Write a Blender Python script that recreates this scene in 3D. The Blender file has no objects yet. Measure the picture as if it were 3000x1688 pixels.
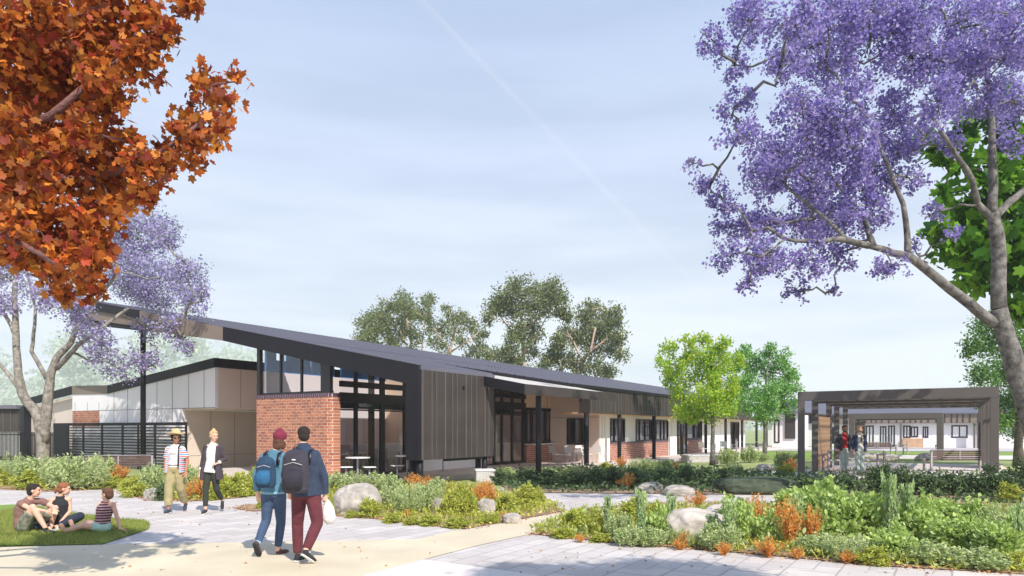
import bpy, bmesh, math, random
import numpy as np
from mathutils import Vector, Matrix
random.seed(7); RNG = np.random.default_rng(7)
R = math.radians
scene = bpy.context.scene; COL = scene.collection

# ------------------------------------------------------------------ measured frame of the place
FOC, HOR, CX, EYE = 2050.0, 1256.0, 1500.0, 1.8
AU = math.atan2(1.0, 0.629); CU, SU = math.cos(AU), math.sin(AU)
E0 = (-2.79, 21.1)                       # corner of the hall eaves
def G(x, y):                             # ground point seen at a photo position
    Y = EYE * FOC / (y - HOR); return Vector(((x - CX) / FOC * Y, Y, 0))
def at(x, y, Y): return Vector(((x - CX) / FOC * Y, Y, EYE + (HOR - y) / FOC * Y))
def ppm(y): return (y - HOR) / EYE
def W(u, v, z=0): return Vector((E0[0] + CU * u - SU * v, E0[1] + SU * u + CU * v, z))
def u_at(x, v):
    k = (x - CX) / FOC; return (k * (E0[1] + CU * v) - (E0[0] - SU * v)) / (CU - k * SU)
def v_at(x, u):
    k = (x - CX) / FOC; return (k * (E0[1] + SU * u) - (E0[0] + CU * u)) / (-SU - k * CU)
def z_at(y, u, v): return EYE + (HOR - y) / FOC * (E0[1] + SU * u + CU * v)
def uv_of(p):
    dx, dy = p[0] - E0[0], p[1] - E0[1]; return (CU * dx + SU * dy, -SU * dx + CU * dy)

# ------------------------------------------------------------------ object helpers
def tag(o, label=None, cat=None, group=None, kind=None):
    if label: o['label'] = label
    if cat: o['category'] = cat
    if group: o['group'] = group
    if kind: o['kind'] = kind
    return o
def thing(name, label, cat, loc=(0, 0, 0), rz=0, group=None):
    o = bpy.data.objects.new(name, None); COL.objects.link(o)
    o.location = loc; o.rotation_euler = (0, 0, rz); o.empty_display_size = .2
    return tag(o, label, cat, group)
def grid_thing(name, label, cat, group=None, kind=None):      # local axes = building axes u, v
    o = thing(name, label, cat, (E0[0], E0[1], 0), AU, group)
    if kind: o['kind'] = kind
    return o
def link(name, me, parent=None, loc=None, smooth=False):
    o = bpy.data.objects.new(name, me); COL.objects.link(o)
    if parent: o.parent = parent
    if loc is not None: o.location = loc
    if smooth: me.shade_smooth()
    return o
def copy_tree(o, parent=None):
    c = o.copy(); COL.objects.link(c)
    if parent: c.parent = parent
    for ch in list(o.children): copy_tree(ch, c)
    return c
class MB:
    def __init__(s): s.v = []; s.f = []; s.m = []
    def add(s, vs, fs, m=0):
        b = len(s.v); s.v += [tuple(p) for p in vs]; s.f += [tuple(b + i for i in f) for f in fs]; s.m += [m] * len(fs); return s
    def box(s, a, b, m=0):
        x0, x1 = sorted((a[0], b[0])); y0, y1 = sorted((a[1], b[1])); z0, z1 = sorted((a[2], b[2]))
        return s.add([(x0, y0, z0), (x1, y0, z0), (x1, y1, z0), (x0, y1, z0), (x0, y0, z1), (x1, y0, z1), (x1, y1, z1), (x0, y1, z1)],
              [(0, 3, 2, 1), (4, 5, 6, 7), (0, 1, 5, 4), (1, 2, 6, 5), (2, 3, 7, 6), (3, 0, 4, 7)], m)
    def prism(s, pts, off, m=0):          # closed polygon (3-d points) swept by an offset
        n = len(pts); off = Vector(off); P = [Vector(p) for p in pts]
        fs = [tuple(range(n)), tuple(range(2 * n - 1, n - 1, -1))]
        fs += [(i, (i + n), (i + 1) % n + n, (i + 1) % n) for i in range(n)]
        return s.add(P + [p + off for p in P], fs, m)
    def tube(s, pts, rad, n=8, m=0, cap=True, side=None):
        P = [Vector(p) for p in pts]
        if not hasattr(rad, '__len__'): rad = [rad] * len(P)
        rings = []; prev = Vector(side) if side is not None else None
        for i, p in enumerate(P):
            t = (P[min(i + 1, len(P) - 1)] - P[max(i - 1, 0)])
            t = t.normalized() if t.length > 1e-9 else Vector((0, 0, 1))
            a = prev if prev is not None else (Vector((1, 0, 0)) if abs(t.x) < .8 else Vector((0, 1, 0)))
            a = (a - t * a.dot(t))
            a = a.normalized() if a.length > 1e-6 else t.orthogonal().normalized()
            if side is None: prev = a
            b = t.cross(a); r = rad[i]
            ra, rb = r if hasattr(r, '__len__') else (r, r)
            rings.append([p + a * (math.cos(2 * math.pi * k / n) * ra) + b * (math.sin(2 * math.pi * k / n) * rb) for k in range(n)])
        vs = [q for r_ in rings for q in r_]; fs = []
        for i in range(len(P) - 1):
            for k in range(n): fs.append((i * n + k, i * n + (k + 1) % n, (i + 1) * n + (k + 1) % n, (i + 1) * n + k))
        if cap: fs += [tuple(range(n - 1, -1, -1)), tuple((len(P) - 1) * n + k for k in range(n))]
        return s.add(vs, fs, m)
    def ball(s, c, r, n=12, k=8, m=0, rot=None):
        c = Vector(c); r = r if hasattr(r, '__len__') else (r, r, r); vs = []; fs = []
        for i in range(1, k):
            th = math.pi * i / k
            for j in range(n):
                ph = 2 * math.pi * j / n
                q = Vector((r[0] * math.sin(th) * math.cos(ph), r[1] * math.sin(th) * math.sin(ph), r[2] * math.cos(th)))
                vs.append(c + (rot @ q if rot else q))
        t = Vector((0, 0, r[2])); t = rot @ t if rot else t
        vs += [c + t, c - t]; T = len(vs) - 2
        for i in range(k - 2):
            for j in range(n): fs.append((i * n + j, (i + 1) * n + j, (i + 1) * n + (j + 1) % n, i * n + (j + 1) % n))
        for j in range(n): fs += [(T, j, (j + 1) % n), (T + 1, (k - 2) * n + (j + 1) % n, (k - 2) * n + j)]
        return s.add(vs, fs, m)
    def build(s, name, mats, parent=None, loc=None, smooth=False, bevel=0):
        me = bpy.data.meshes.new(name); me.from_pydata(s.v, [], s.f)
        mats = mats if isinstance(mats, (list, tuple)) else [mats]
        for m in mats: me.materials.append(m)
        if len(mats) > 1: me.polygons.foreach_set('material_index', s.m)
        me.update()
        o = link(name, me, parent, loc, smooth)
        if bevel:
            b = o.modifiers.new('bevel', 'BEVEL'); b.width = bevel; b.segments = 2; b.limit_method = 'ANGLE'
        return o
def bar(mb, a, b, w, h, m=0):             # rectangular bar from a to b, w sideways, h vertical-ish
    a, b = Vector(a), Vector(b); t = (b - a).normalized()
    s = t.cross(Vector((0, 0, 1))); s = s.normalized() if s.length > 1e-4 else Vector((1, 0, 0)); n = s.cross(t)
    q = [a + s * (i * w / 2) + n * (j * h / 2) for i, j in ((-1, -1), (1, -1), (1, 1), (-1, 1))]
    return mb.prism(q, b - a, m)

# ------------------------------------------------------------------ materials
def C8(r, g, b, k=1.0):
    f = lambda c: (c / 255 / 12.92 if c / 255 <= .04045 else ((c / 255 + .055) / 1.055) ** 2.4) * k
    return (f(r), f(g), f(b), 1)
class NT:
    def __init__(s, name):
        s.mat = bpy.data.materials.new(name); s.mat.use_nodes = True; s.t = s.mat.node_tree; s.n = s.t.nodes; s.n.clear()
        s.out = s.n.new('ShaderNodeOutputMaterial')
    def new(s, kind, **kw):
        n = s.n.new('ShaderNode' + kind)
        for k, v in kw.items():
            if k in n.inputs.keys() if isinstance(k, str) else False: n.inputs[k].default_value = v
            else: setattr(n, k, v)
        return n
    def L(s, a, b): s.t.links.new(a, b)
def ramp(nt, fac, stops, interp='LINEAR'):
    r = nt.new('ValToRGB'); r.color_ramp.interpolation = interp; el = r.color_ramp.elements
    while len(el) < len(stops): el.new(.5)
    for e, (p, c) in zip(el, stops): e.position = p; e.color = c
    nt.L(fac, r.inputs[0]); return r.outputs[0]
def lighten(c, k): return tuple(min(1, x * k) for x in c[:3]) + (1,)
def M(name, c, rough=.7, var=.12, scale=3.0, bump=.0, bscale=60., metal=0, spec=.5, detail=4):
    nt = NT(name); p = nt.new('BsdfPrincipled'); tc = nt.new('TexCoord')
    n1 = nt.new('TexNoise'); n1.inputs['Scale'].default_value = scale; n1.inputs['Detail'].default_value = detail
    nt.L(tc.outputs['Object'], n1.inputs['Vector'])
    nt.L(ramp(nt, n1.outputs[0], [(.3, lighten(c, 1 - var)), (.7, lighten(c, 1 + var))]), p.inputs['Base Color'])
    p.inputs['Roughness'].default_value = rough; p.inputs['Metallic'].default_value = metal
    p.inputs['Specular IOR Level'].default_value = spec
    if bump:
        n2 = nt.new('TexNoise'); n2.inputs['Scale'].default_value = bscale; n2.inputs['Detail'].default_value = 3
        nt.L(tc.outputs['Object'], n2.inputs['Vector'])
        b = nt.new('Bump'); b.inputs['Strength'].default_value = bump; b.inputs['Distance'].default_value = .02
        nt.L(n2.outputs[0], b.inputs['Height']); nt.L(b.outputs[0], p.inputs['Normal'])
    nt.L(p.outputs[0], nt.out.inputs[0]); return nt.mat
def leafmat(name, cols, trans=.35, rough=.55):
    nt = NT(name); g = nt.new('NewGeometry')
    n = len(cols); col = ramp(nt, g.outputs['Random Per Island'], [((i + .0) / n, c) for i, c in enumerate(cols)], 'CONSTANT' if n < 3 else 'LINEAR')
    p = nt.new('BsdfPrincipled'); p.inputs['Roughness'].default_value = rough; p.inputs['Specular IOR Level'].default_value = .3
    tr = nt.new('BsdfTranslucent'); mx = nt.new('MixShader'); mx.inputs[0].default_value = trans
    nt.L(col, p.inputs['Base Color']); nt.L(col, tr.inputs[0]); nt.L(p.outputs[0], mx.inputs[1]); nt.L(tr.outputs[0], mx.inputs[2])
    nt.L(mx.outputs[0], nt.out.inputs[0]); return nt.mat
def axes(nt, a, b):                       # 2-d texture coordinates from two object axes
    tc = nt.new('TexCoord'); sp = nt.new('SeparateXYZ'); cb = nt.new('CombineXYZ')
    nt.L(tc.outputs['Object'], sp.inputs[0]); nt.L(sp.outputs[a], cb.inputs[0]); nt.L(sp.outputs[b], cb.inputs[1]); return cb.outputs[0]
def brickmat(name, a, b, c1, c2, mortar, bw=.30, rh=.09, ms=.009, hdr=False):
    nt = NT(name); p = nt.new('BsdfPrincipled'); co = axes(nt, a, b)
    br = nt.new('TexBrick'); br.inputs['Scale'].default_value = 1; br.inputs['Brick Width'].default_value = bw; br.inputs['Row Height'].default_value = rh
    br.inputs['Mortar Size'].default_value = ms; br.inputs['Mortar Smooth'].default_value = .1; br.inputs['Bias'].default_value = -.2
    br.inputs['Color1'].default_value = c1; br.inputs['Color2'].default_value = c2; br.inputs['Mortar'].default_value = mortar
    if hdr: br.offset = 0
    nt.L(co, br.inputs['Vector'])
    nz = nt.new('TexNoise'); nz.inputs['Scale'].default_value = 14; nt.L(co, nz.inputs['Vector'])
    mx = nt.new('MixRGB', blend_type='MULTIPLY'); mx.inputs[0].default_value = .8
    nt.L(br.outputs['Color'], mx.inputs[1]); nt.L(ramp(nt, nz.outputs[0], [(.3, (.6, .55, .55, 1)), (.7, (1.2, 1.2, 1.2, 1))]), mx.inputs[2])
    nt.L(mx.outputs[0], p.inputs['Base Color']); p.inputs['Roughness'].default_value = .75
    bp = nt.new('Bump'); bp.inputs['Strength'].default_value = .5; bp.inputs['Distance'].default_value = .01; bp.invert = True
    nt.L(br.outputs['Fac'], bp.inputs['Height']); nt.L(bp.outputs[0], p.inputs['Normal'])
    nt.L(p.outputs[0], nt.out.inputs[0]); return nt.mat
def glassmat(name, tint=(.98, .99, 1, 1), refl=.05):
    nt = NT(name); t = nt.new('BsdfTransparent'); t.inputs[0].default_value = tint
    g = nt.new('BsdfGlossy'); g.inputs['Roughness'].default_value = .02
    f = nt.new('Fresnel'); f.inputs[0].default_value = 1.5; ad = nt.new('Math', operation='ADD'); ad.inputs[1].default_value = refl
    mx = nt.new('MixShader'); nt.L(f.outputs[0], ad.inputs[0]); nt.L(ad.outputs[0], mx.inputs[0])
    nt.L(t.outputs[0], mx.inputs[1]); nt.L(g.outputs[0], mx.inputs[2]); nt.L(mx.outputs[0], nt.out.inputs[0]); return nt.mat
def stripes(name, axis, period, stops, rough=.85):
    nt = NT(name); tc = nt.new('TexCoord'); sp = nt.new('SeparateXYZ'); nt.L(tc.outputs['Object'], sp.inputs[0])
    m1 = nt.new('Math', operation='DIVIDE'); m1.inputs[1].default_value = period; nt.L(sp.outputs[axis], m1.inputs[0])
    m2 = nt.new('Math', operation='FRACT'); nt.L(m1.outputs[0], m2.inputs[0])
    p = nt.new('BsdfPrincipled'); p.inputs['Roughness'].default_value = rough
    nt.L(ramp(nt, m2.outputs[0], stops, 'CONSTANT'), p.inputs['Base Color']); nt.L(p.outputs[0], nt.out.inputs[0]); return nt.mat
def pavemat(name, c, w, hgt, dark=.8, joint=.012, var=.07):
    nt = NT(name); tc = nt.new('TexCoord'); mp = nt.new('Mapping'); mp.inputs['Rotation'].default_value = (0, 0, -AU)
    nt.L(tc.outputs['Object'], mp.inputs[0])
    br = nt.new('TexBrick'); br.inputs['Scale'].default_value = 1; br.inputs['Brick Width'].default_value = w; br.inputs['Row Height'].default_value = hgt
    br.inputs['Mortar Size'].default_value = joint; br.inputs['Mortar Smooth'].default_value = .3
    br.inputs['Color1'].default_value = lighten(c, 1 + var); br.inputs['Color2'].default_value = lighten(c, 1 - var); br.inputs['Mortar'].default_value = lighten(c, dark)
    nt.L(mp.outputs[0], br.inputs['Vector'])
    nz = nt.new('TexNoise'); nz.inputs['Scale'].default_value = .9; nz.inputs['Detail'].default_value = 8; nt.L(tc.outputs['Object'], nz.inputs['Vector'])
    mx = nt.new('MixRGB', blend_type='MULTIPLY'); mx.inputs[0].default_value = 1
    nt.L(br.outputs['Color'], mx.inputs[1]); nt.L(ramp(nt, nz.outputs[0], [(.3, (.88, .87, .86, 1)), (.7, (1.06, 1.06, 1.06, 1))]), mx.inputs[2])
    n3 = nt.new('TexNoise'); n3.inputs['Scale'].default_value = 90; nt.L(tc.outputs['Object'], n3.inputs['Vector'])
    p = nt.new('BsdfPrincipled'); p.inputs['Roughness'].default_value = .85; nt.L(mx.outputs[0], p.inputs['Base Color'])
    b1 = nt.new('Bump'); b1.inputs['Strength'].default_value = .25; b1.inputs['Distance'].default_value = .01; nt.L(n3.outputs[0], b1.inputs['Height'])
    nt.L(b1.outputs[0], p.inputs['Normal']); nt.L(p.outputs[0], nt.out.inputs[0]); return nt.mat

m_dark = M('dark_metal', C8(32, 31, 36), .5, .10, 1, spec=.22)
m_black = M('black_frame', C8(22, 22, 26), .4, .05, 2)
m_clad = M('bronze_cladding', C8(70, 64, 61), .55, .18, 1.1, spec=.25)
m_clad_rib = M('cladding_rib', C8(98, 91, 87), .4, .12, 2, spec=.4)
m_taupe = M('taupe_panel', C8(226, 208, 196), .7, .04, .8)
m_taupe_dk = M('brown_fascia', C8(135, 120, 108), .6, .05, .8)
m_white = M('white_panel', C8(243, 239, 240), .6, .03, .6)
m_joint = M('panel_joint', C8(90, 84, 84), .8)
m_roof = M('roof_sheet', C8(108, 106, 118), .5, .12, .35, metal=.15)
m_roof_rib = M('roof_rib', C8(84, 83, 94), .5, .05, 1)
m_awning = leafmat('white_awning', [C8(238, 232, 224), C8(238, 232, 224)], .35)
m_soffit = M('soffit_lining', C8(214, 174, 138), .7, .08, 1)
m_beige = M('beige_wall', C8(234, 208, 180), .8, .05, 1)
m_blue = M('blue_wall', C8(70, 160, 250), .7, .06, 1)
m_floor_in = M('timber_floor', C8(206, 160, 130), .3, .1, 4)
m_pinkwall = M('inner_wall', C8(240, 225, 220), .8, .03, 1)
m_glass = glassmat('window_glass')
m_glass_b = glassmat('tinted_glass', (.8, .82, .86, 1), .16)
m_brick_v = brickmat('red_brick_gable', 1, 2, C8(200, 132, 98), C8(150, 92, 78), C8(214, 190, 174), .25, .10, .008)
m_brick_u = brickmat('red_brick_facade', 0, 2, C8(190, 122, 96), C8(138, 84, 76), C8(222, 204, 196), .25, .10, .008)
m_sold_v = brickmat('purple_soldier_gable', 1, 2, C8(92, 66, 82), C8(72, 52, 70), C8(190, 175, 180), .09, .5, .008, True)
m_sold_u = brickmat('purple_soldier_facade', 0, 2, C8(92, 66, 82), C8(72, 52, 70), C8(190, 175, 180), .09, .5, .008, True)
m_pergola = M('pergola_steel', C8(102, 95, 91), .5, .05, 1)
m_timber = M('timber_screen', C8(208, 168, 130), .6, .12, 3)
m_slatwood = M('bench_slats', C8(96, 76, 70), .6, .15, 5)
m_galv = M('pale_grey_metal', C8(176, 170, 176), .45, .06, 3, metal=.2)
m_furn = M('white_furniture', C8(232, 228, 228), .4, .03, 3)
m_conc = M('pale_concrete', C8(196, 190, 188), .85, .1, 3, .3, 40)
m_rock = M('pale_boulder', C8(172, 164, 154), .9, .35, 5, 1.0, 14, detail=10)
m_rock_w = M('chalky_boulder', C8(190, 180, 170), .9, .28, 4, 1.0, 10, detail=10)
m_bark = M('grey_bark', C8(112, 108, 102), .95, .65, 7, 1.0, 24, detail=12)
m_bark_l = M('pale_grey_bark', C8(140, 134, 124), .95, .5, 7, 1.0, 24, detail=12)
m_bark_d = M('dark_twig_bark', C8(96, 88, 80), .9, .3, 9, .8, 30)
m_gumbark = M('gum_bark', C8(196, 170, 150), .8, .2, 1.5, .4, 8)
m_mapbark = M('maple_bark', C8(120, 84, 80), .9, .3, 8, .8, 30)

lf_grey = leafmat('grey_green_leaves', [C8(186, 200, 140), C8(206, 218, 160), C8(156, 172, 108), C8(220, 230, 182), C8(172, 190, 118)], .3)
lf_yel = leafmat('yellow_green_leaves', [C8(186, 192, 74), C8(208, 212, 96), C8(146, 156, 58), C8(220, 222, 124), C8(168, 176, 68)], .35)
lf_org = leafmat('orange_leaves', [C8(250, 172, 76), C8(255, 196, 112), C8(236, 150, 62), C8(244, 190, 116), C8(200, 164, 90)], .45)
lf_big = leafmat('broad_green_leaves', [C8(184, 206, 110), C8(204, 222, 138), C8(150, 178, 84), C8(218, 232, 164), C8(168, 192, 100)], .35)
lf_plume = leafmat('pale_plume_leaves', [C8(190, 212, 142), C8(206, 224, 162), C8(170, 196, 126), C8(216, 230, 182), C8(164, 188, 130)], .35)
lf_dark = leafmat('dark_green_leaves', [C8(84, 108, 66), C8(104, 128, 78), C8(66, 88, 54), C8(120, 142, 92), C8(78, 100, 68)], .25)
lf_flower = leafmat('white_petals', [C8(240, 236, 222), C8(250, 246, 236), C8(230, 224, 212)], .3)
lf_jac = leafmat('jacaranda_blossom', [C8(132, 120, 194), C8(160, 146, 218), C8(120, 112, 176), C8(218, 200, 238), C8(146, 134, 202), C8(108, 114, 118), C8(184, 166, 226)], .55)
lf_jac2 = leafmat('pale_jacaranda_blossom', [C8(164, 148, 210), C8(186, 170, 224), C8(150, 146, 180), C8(208, 190, 234), C8(150, 158, 150)], .4)
lf_maple = leafmat('orange_maple_leaves', [C8(108, 62, 40), C8(150, 84, 40), C8(178, 110, 44), C8(170, 92, 40), C8(222, 122, 44), C8(134, 72, 48), C8(240, 146, 56), C8(164, 114, 46), C8(200, 84, 52), C8(112, 66, 46), C8(250, 168, 66), C8(150, 60, 44)], .42)
lf_gmaple = leafmat('green_maple_leaves', [C8(70, 118, 34), C8(96, 148, 40), C8(48, 92, 34), C8(124, 172, 48)], .45)
lf_gtree = leafmat('dense_green_leaves', [C8(84, 128, 50), C8(110, 156, 66), C8(60, 100, 44), C8(130, 172, 84)], .35)
lf_lime = leafmat('lime_leaves', [C8(170, 204, 60), C8(196, 220, 70), C8(136, 180, 60), C8(220, 218, 56), C8(156, 198, 86)], .45)
lf_fresh = leafmat('fresh_green_leaves', [C8(112, 168, 70), C8(136, 188, 88), C8(88, 142, 62), C8(158, 200, 110)], .4)
lf_gum = leafmat('gum_leaves', [C8(112, 130, 84), C8(136, 150, 98), C8(90, 108, 72), C8(146, 148, 96)], .3)
lf_hazy = leafmat('haze_tinted_leaves', [C8(214, 222, 206), C8(222, 230, 214), C8(206, 216, 198)], .5)  # distance haze painted into the leaf colour, on top of the air volume
lf_grass = leafmat('lawn_blades', [C8(136, 156, 70), C8(160, 176, 84), C8(100, 130, 50), C8(196, 192, 116), C8(120, 146, 56), C8(176, 168, 98)], .35)

# ------------------------------------------------------------------ foliage
T_QUAD = ([(0, 0, 0), (.28, .5, .1), (0, 1, 0), (-.28, .5, .1)], [(0, 1, 2, 3)])
T_THIN = ([(0, 0, 0), (.11, .5, .04), (0, 1, 0), (-.11, .5, .04)], [(0, 1, 2, 3)])
T_OVAL = ([(0, 0, 0), (.24, .3, .07), (.27, .62, .07), (0, 1, 0), (-.27, .62, .07), (-.24, .3, .07)], [(0, 1, 2, 3), (0, 3, 4, 5)])
T_BLOB = ([(0, 0, 0), (.4, .2, .12), (.45, .7, -.1), (0, 1, .1), (-.42, .65, .12), (-.4, .2, -.08)], [(0, 1, 2, 3, 4, 5)])
def _maple():
    lobes = [(-150, .35), (-128, .55), (-105, .3), (-88, .62), (-72, .78), (-52, .38), (-38, .8), (-20, .66), (-10, .42)]
    pts = [(0, 0)]
    for a, r in [(-150, .5), (-118, .8), (-92, .6), (-68, .9), (-52, 1.0), (-36, .62), (-18, .84), (0, 1.1), (18, .84), (36, .62), (52, 1.0), (68, .9), (92, .6), (118, .8), (150, .5)]:
        pts.append((math.sin(R(a)) * r * .62, .38 + math.cos(R(a)) * r * .62))
    V = [(x, y, -.12 * abs(x)) for x, y in pts]
    c = len(V); V.append((0, .38, .03)); n = c
    return V, [(c, i, (i + 1) % n) for i in range(n)]
T_MAPLE = _maple()
def norm(a): return a / np.maximum(np.linalg.norm(a, axis=1, keepdims=True), 1e-9)
def leaves(name, P, size, mat, tmpl=T_QUAD, up=None, spread=1.0, parent=None, loc=None, mats=None, midx=None):
    """one mesh of leaf faces at points P; up = preferred growing direction per leaf"""
    P = np.asarray(P, dtype=float); n = len(P); tv = np.array(tmpl[0], float); k = len(tv)
    Y = RNG.normal(size=(n, 3)) * spread
    if up is not None: Y = Y + np.asarray(up, float)
    Y = norm(Y); X = norm(np.cross(Y, RNG.normal(size=(n, 3)))); Z = np.cross(X, Y)
    s = size * RNG.uniform(.6, 1.35, n)
    V = P[:, None, :] + s[:, None, None] * (tv[None, :, 0:1] * X[:, None, :] + tv[None, :, 1:2] * Y[:, None, :] + tv[None, :, 2:3] * Z[:, None, :])
    V = V.reshape(-1, 3); me = bpy.data.meshes.new(name)
    fl = tmpl[1]; ln = np.array([len(f) for f in fl]); base = np.concatenate([np.array(f) for f in fl])
    idx = (base[None, :] + (np.arange(n) * k)[:, None]).ravel().astype(np.int32)
    tot = np.tile(ln, n).astype(np.int32); st = np.concatenate([[0], np.cumsum(tot)[:-1]]).astype(np.int32)
    me.vertices.add(len(V)); me.vertices.foreach_set('co', V.ravel())
    me.loops.add(len(idx)); me.loops.foreach_set('vertex_index', idx)
    me.polygons.add(len(tot)); me.polygons.foreach_set('loop_start', st)
    for m in (mats or [mat]): me.materials.append(m)
    if midx is not None: me.polygons.foreach_set('material_index', np.repeat(midx, len(fl)).astype(np.int32))
    me.update(calc_edges=True); me.validate()
    return link(name, me, parent, loc)
def cluster_pts(cs, dens, sub=9, sig=.24, flat=1.0):
    """clumpy points in a list of balls (centre, radius)"""
    out = []
    for c, r in cs:
        m = max(3, int(sub * RNG.uniform(.8, 1.3)))
        d = norm(RNG.normal(size=(m, 3))) * r * RNG.uniform(.35, .95, (m, 1)); d[:, 2] *= flat
        n = int(dens * r * r * RNG.uniform(.8, 1.2)); k = RNG.integers(0, m, n)
        p = d[k] + RNG.normal(size=(n, 3)) * r * sig
        out.append(np.array(c)[None, :] + p)
    return np.concatenate(out)
def wob(a, b, n=5, amp=.08, sag=0):
    a, b = Vector(a), Vector(b); L = (b - a).length; o = []
    for i in range(n + 1):
        t = i / n; p = a.lerp(b, t)
        if 0 < i < n: p += Vector([random.gauss(0, amp * L) for _ in range(3)])
        p.z -= sag * L * math.sin(math.pi * t); o.append(p)
    return o
def limbs(mb, nodes, cs, r0=.05, per=3, amp=.05, twig=.5, maxlen=9e9):
    """grow a branch from the nearest skeleton node to each clump, then twigs inside it"""
    nodes = [Vector(n) for n in nodes]; rest = sorted(cs, key=lambda c: min((Vector(c[0]) - n).length for n in nodes))
    for c, r in rest:
        c = Vector(c); a = min(nodes, key=lambda n: (n - c).length + max(0, n.z - c.z) * .4)
        L = (c - a).length
        if L > .1:
            w = min(r0, r0 * .35 + L * .018); p = wob(a, c, 5, amp)
            mb.tube(p, [w * (1 - .6 * i / 5) for i in range(6)], 6); nodes += p[2:]
        for _ in range(per):
            d = Vector([random.gauss(0, 1) for _ in range(3)]).normalized() * r * random.uniform(.6, 1.0)
            mb.tube(wob(c, c + d, 3, .08), [r0 * .28, r0 * .2, r0 * .14, r0 * .08], 4)
def px_nodes(path, Y, dy=0): return [at(x, y, Y + dy * i) for i, (x, y) in enumerate(path)]
# ------------------------------------------------------------------ the setting
def sheet(name, pts, z, m, kind='structure', world=False):
    P = [Vector(p) if world else G(*p) for p in pts]
    mb = MB(); mb.add([(p.x, p.y, z) for p in P], [tuple(range(len(P)))])
    o = mb.build(name, m)
    if o.data.polygons[0].normal.z < 0: o.data.flip_normals()
    bm = bmesh.new(); bm.from_mesh(o.data); bmesh.ops.triangulate(bm, faces=bm.faces); bm.to_mesh(o.data); bm.free()
    o['kind'] = kind; return o
m_soil = M('mulch_soil', C8(168, 140, 112), .95, .3, 6, .8, 50)
m_lawn = M('lawn_turf', C8(130, 156, 66), .95, .25, 5, .8, 60)
m_far = M('dry_grass', C8(150, 160, 100), .95, .2, .3, .3, 30)
m_cream = M('cream_concrete', C8(216, 202, 174), .85, .11, .9, .35, 90, detail=14)
m_pale = M('pale_concrete_apron', C8(222, 212, 206), .85, .04, .8, .2, 90)
m_pave = pavemat('grey_pavers', C8(208, 199, 192), .9, .6, .64, .016, .1)
m_pave2 = pavemat('grey_small_pavers', C8(206, 198, 193), .6, .3, .7, .014, .1)
m_slab = M('verandah_slab', C8(216, 204, 196), .7, .05, 1.2)
ground = sheet('ground', [(-900, -40), (900, -40), (900, 1500), (-900, 1500)], 0, m_far, world=True)
sheet('paved_plaza', [(-60, 8.2), (60, 8.2), (60, 19.5), (26, 23), (-12, 20.6), (-60, 46)], .004, m_pave2, world=True)
sheet('paved_forecourt', [(-60, -8), (60, -8), (60, 8.25), (1.8, 8.9), (-60, 8.9)], .008, m_pave, world=True)
sheet('cream_path', [(-600, 1612), (0, 1605), (301, 1598), (960, 1587), (1224, 1582), (1322, 1558), (1386, 1553), (1655, 1499), (1720, 1502), (1552, 1567), (1400, 1600), (1247, 1640), (1069, 1686), (1000, 1760), (-600, 1760)], .012, m_cream)
sheet('concrete_apron', [(1069, 1687), (1243, 1642), (1572, 1688), (1650, 1760), (1000, 1760)], .016, m_pale)
LAWN = [(-500, 1492), (0, 1482), (70, 1479), (190, 1503), (245, 1512), (345, 1524), (420, 1528), (441, 1538), (435, 1552), (395, 1566), (340, 1584), (300, 1597), (0, 1604), (-500, 1612)]
sheet('lawn', LAWN, .02, m_lawn)
BED_A = [(-700, 1450), (0, 1434), (135, 1441), (230, 1438), (343, 1429), (372, 1420), (360, 1404), (300, 1388), (0, 1392), (-700, 1400)]
BED_B = [(345, 1440), (439, 1467), (560, 1470), (700, 1460), (750, 1445), (760, 1420), (690, 1400), (400, 1400), (340, 1420)]
BED_C = [(975, 1512), (1100, 1522), (1362, 1552), (1655, 1499), (1600, 1468), (1450, 1440), (1250, 1410), (1000, 1405), (940, 1430), (955, 1480)]
BED_D = [(1553, 1566), (1779, 1590), (2200, 1625), (2604, 1662), (3000, 1686), (3400, 1705), (3400, 1500), (2500, 1480), (2000, 1470), (1700, 1490), (1620, 1530)]
BED_S = [(690, 1492), (745, 1500), (800, 1494), (780, 1480), (720, 1482)]
for i, b in enumerate((BED_A, BED_B, BED_C, BED_D, BED_S)): sheet('garden_bed', b, .020, m_soil)
BED_E = [(2330, 1480), (3400, 1490), (3400, 1400), (2900, 1395), (2340, 1392)]
BED_F = [(1440, 1402), (1500, 1445), (1700, 1446), (2320, 1452), (2330, 1396), (1950, 1378), (1700, 1375), (1440, 1388)]
sheet('garden_bed', BED_E, .024, m_soil); sheet('garden_bed', BED_F, .024, m_soil)
sheet('lawn', [(1880, 1375), (1905, 1400), (2100, 1404), (2540, 1412), (2900, 1418), (2900, 1398), (2300, 1394), (2000, 1380)], .028, m_lawn)
sheet('path', [(2140, 1392), (2290, 1392), (2330, 1384), (2200, 1380), (2130, 1384)], .032, m_pale)
sheet('far_lawn', [(2150, 1345), (3300, 1352), (3300, 1326), (2200, 1322)], .02, m_lawn)
sheet('path', [(2480, 1345), (3300, 1350), (3300, 1338), (2500, 1334)], .03, m_pale)
sheet('far_paving', [(2100, 1321), (3300, 1325), (3300, 1312), (2180, 1310)], .024, m_conc)
# verandah slab (a real step) and walkway
sl = grid_thing('verandah', None, None, None, 'structure')
mb = MB(); mb.box((-.9, 1.2, 0), (11.0, 12, .16)); mb.box((11.0, -.9, 0), (54, 12, .16)); mb.box((-1, 3.6, 0), (-.2, 7.9, .14))
bpy.data.objects.remove(sl); sl = mb.build('verandah_floor', m_slab, None, (E0[0], E0[1], 0)); sl.rotation_euler = (0, 0, AU); sl['kind'] = 'structure'

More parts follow.
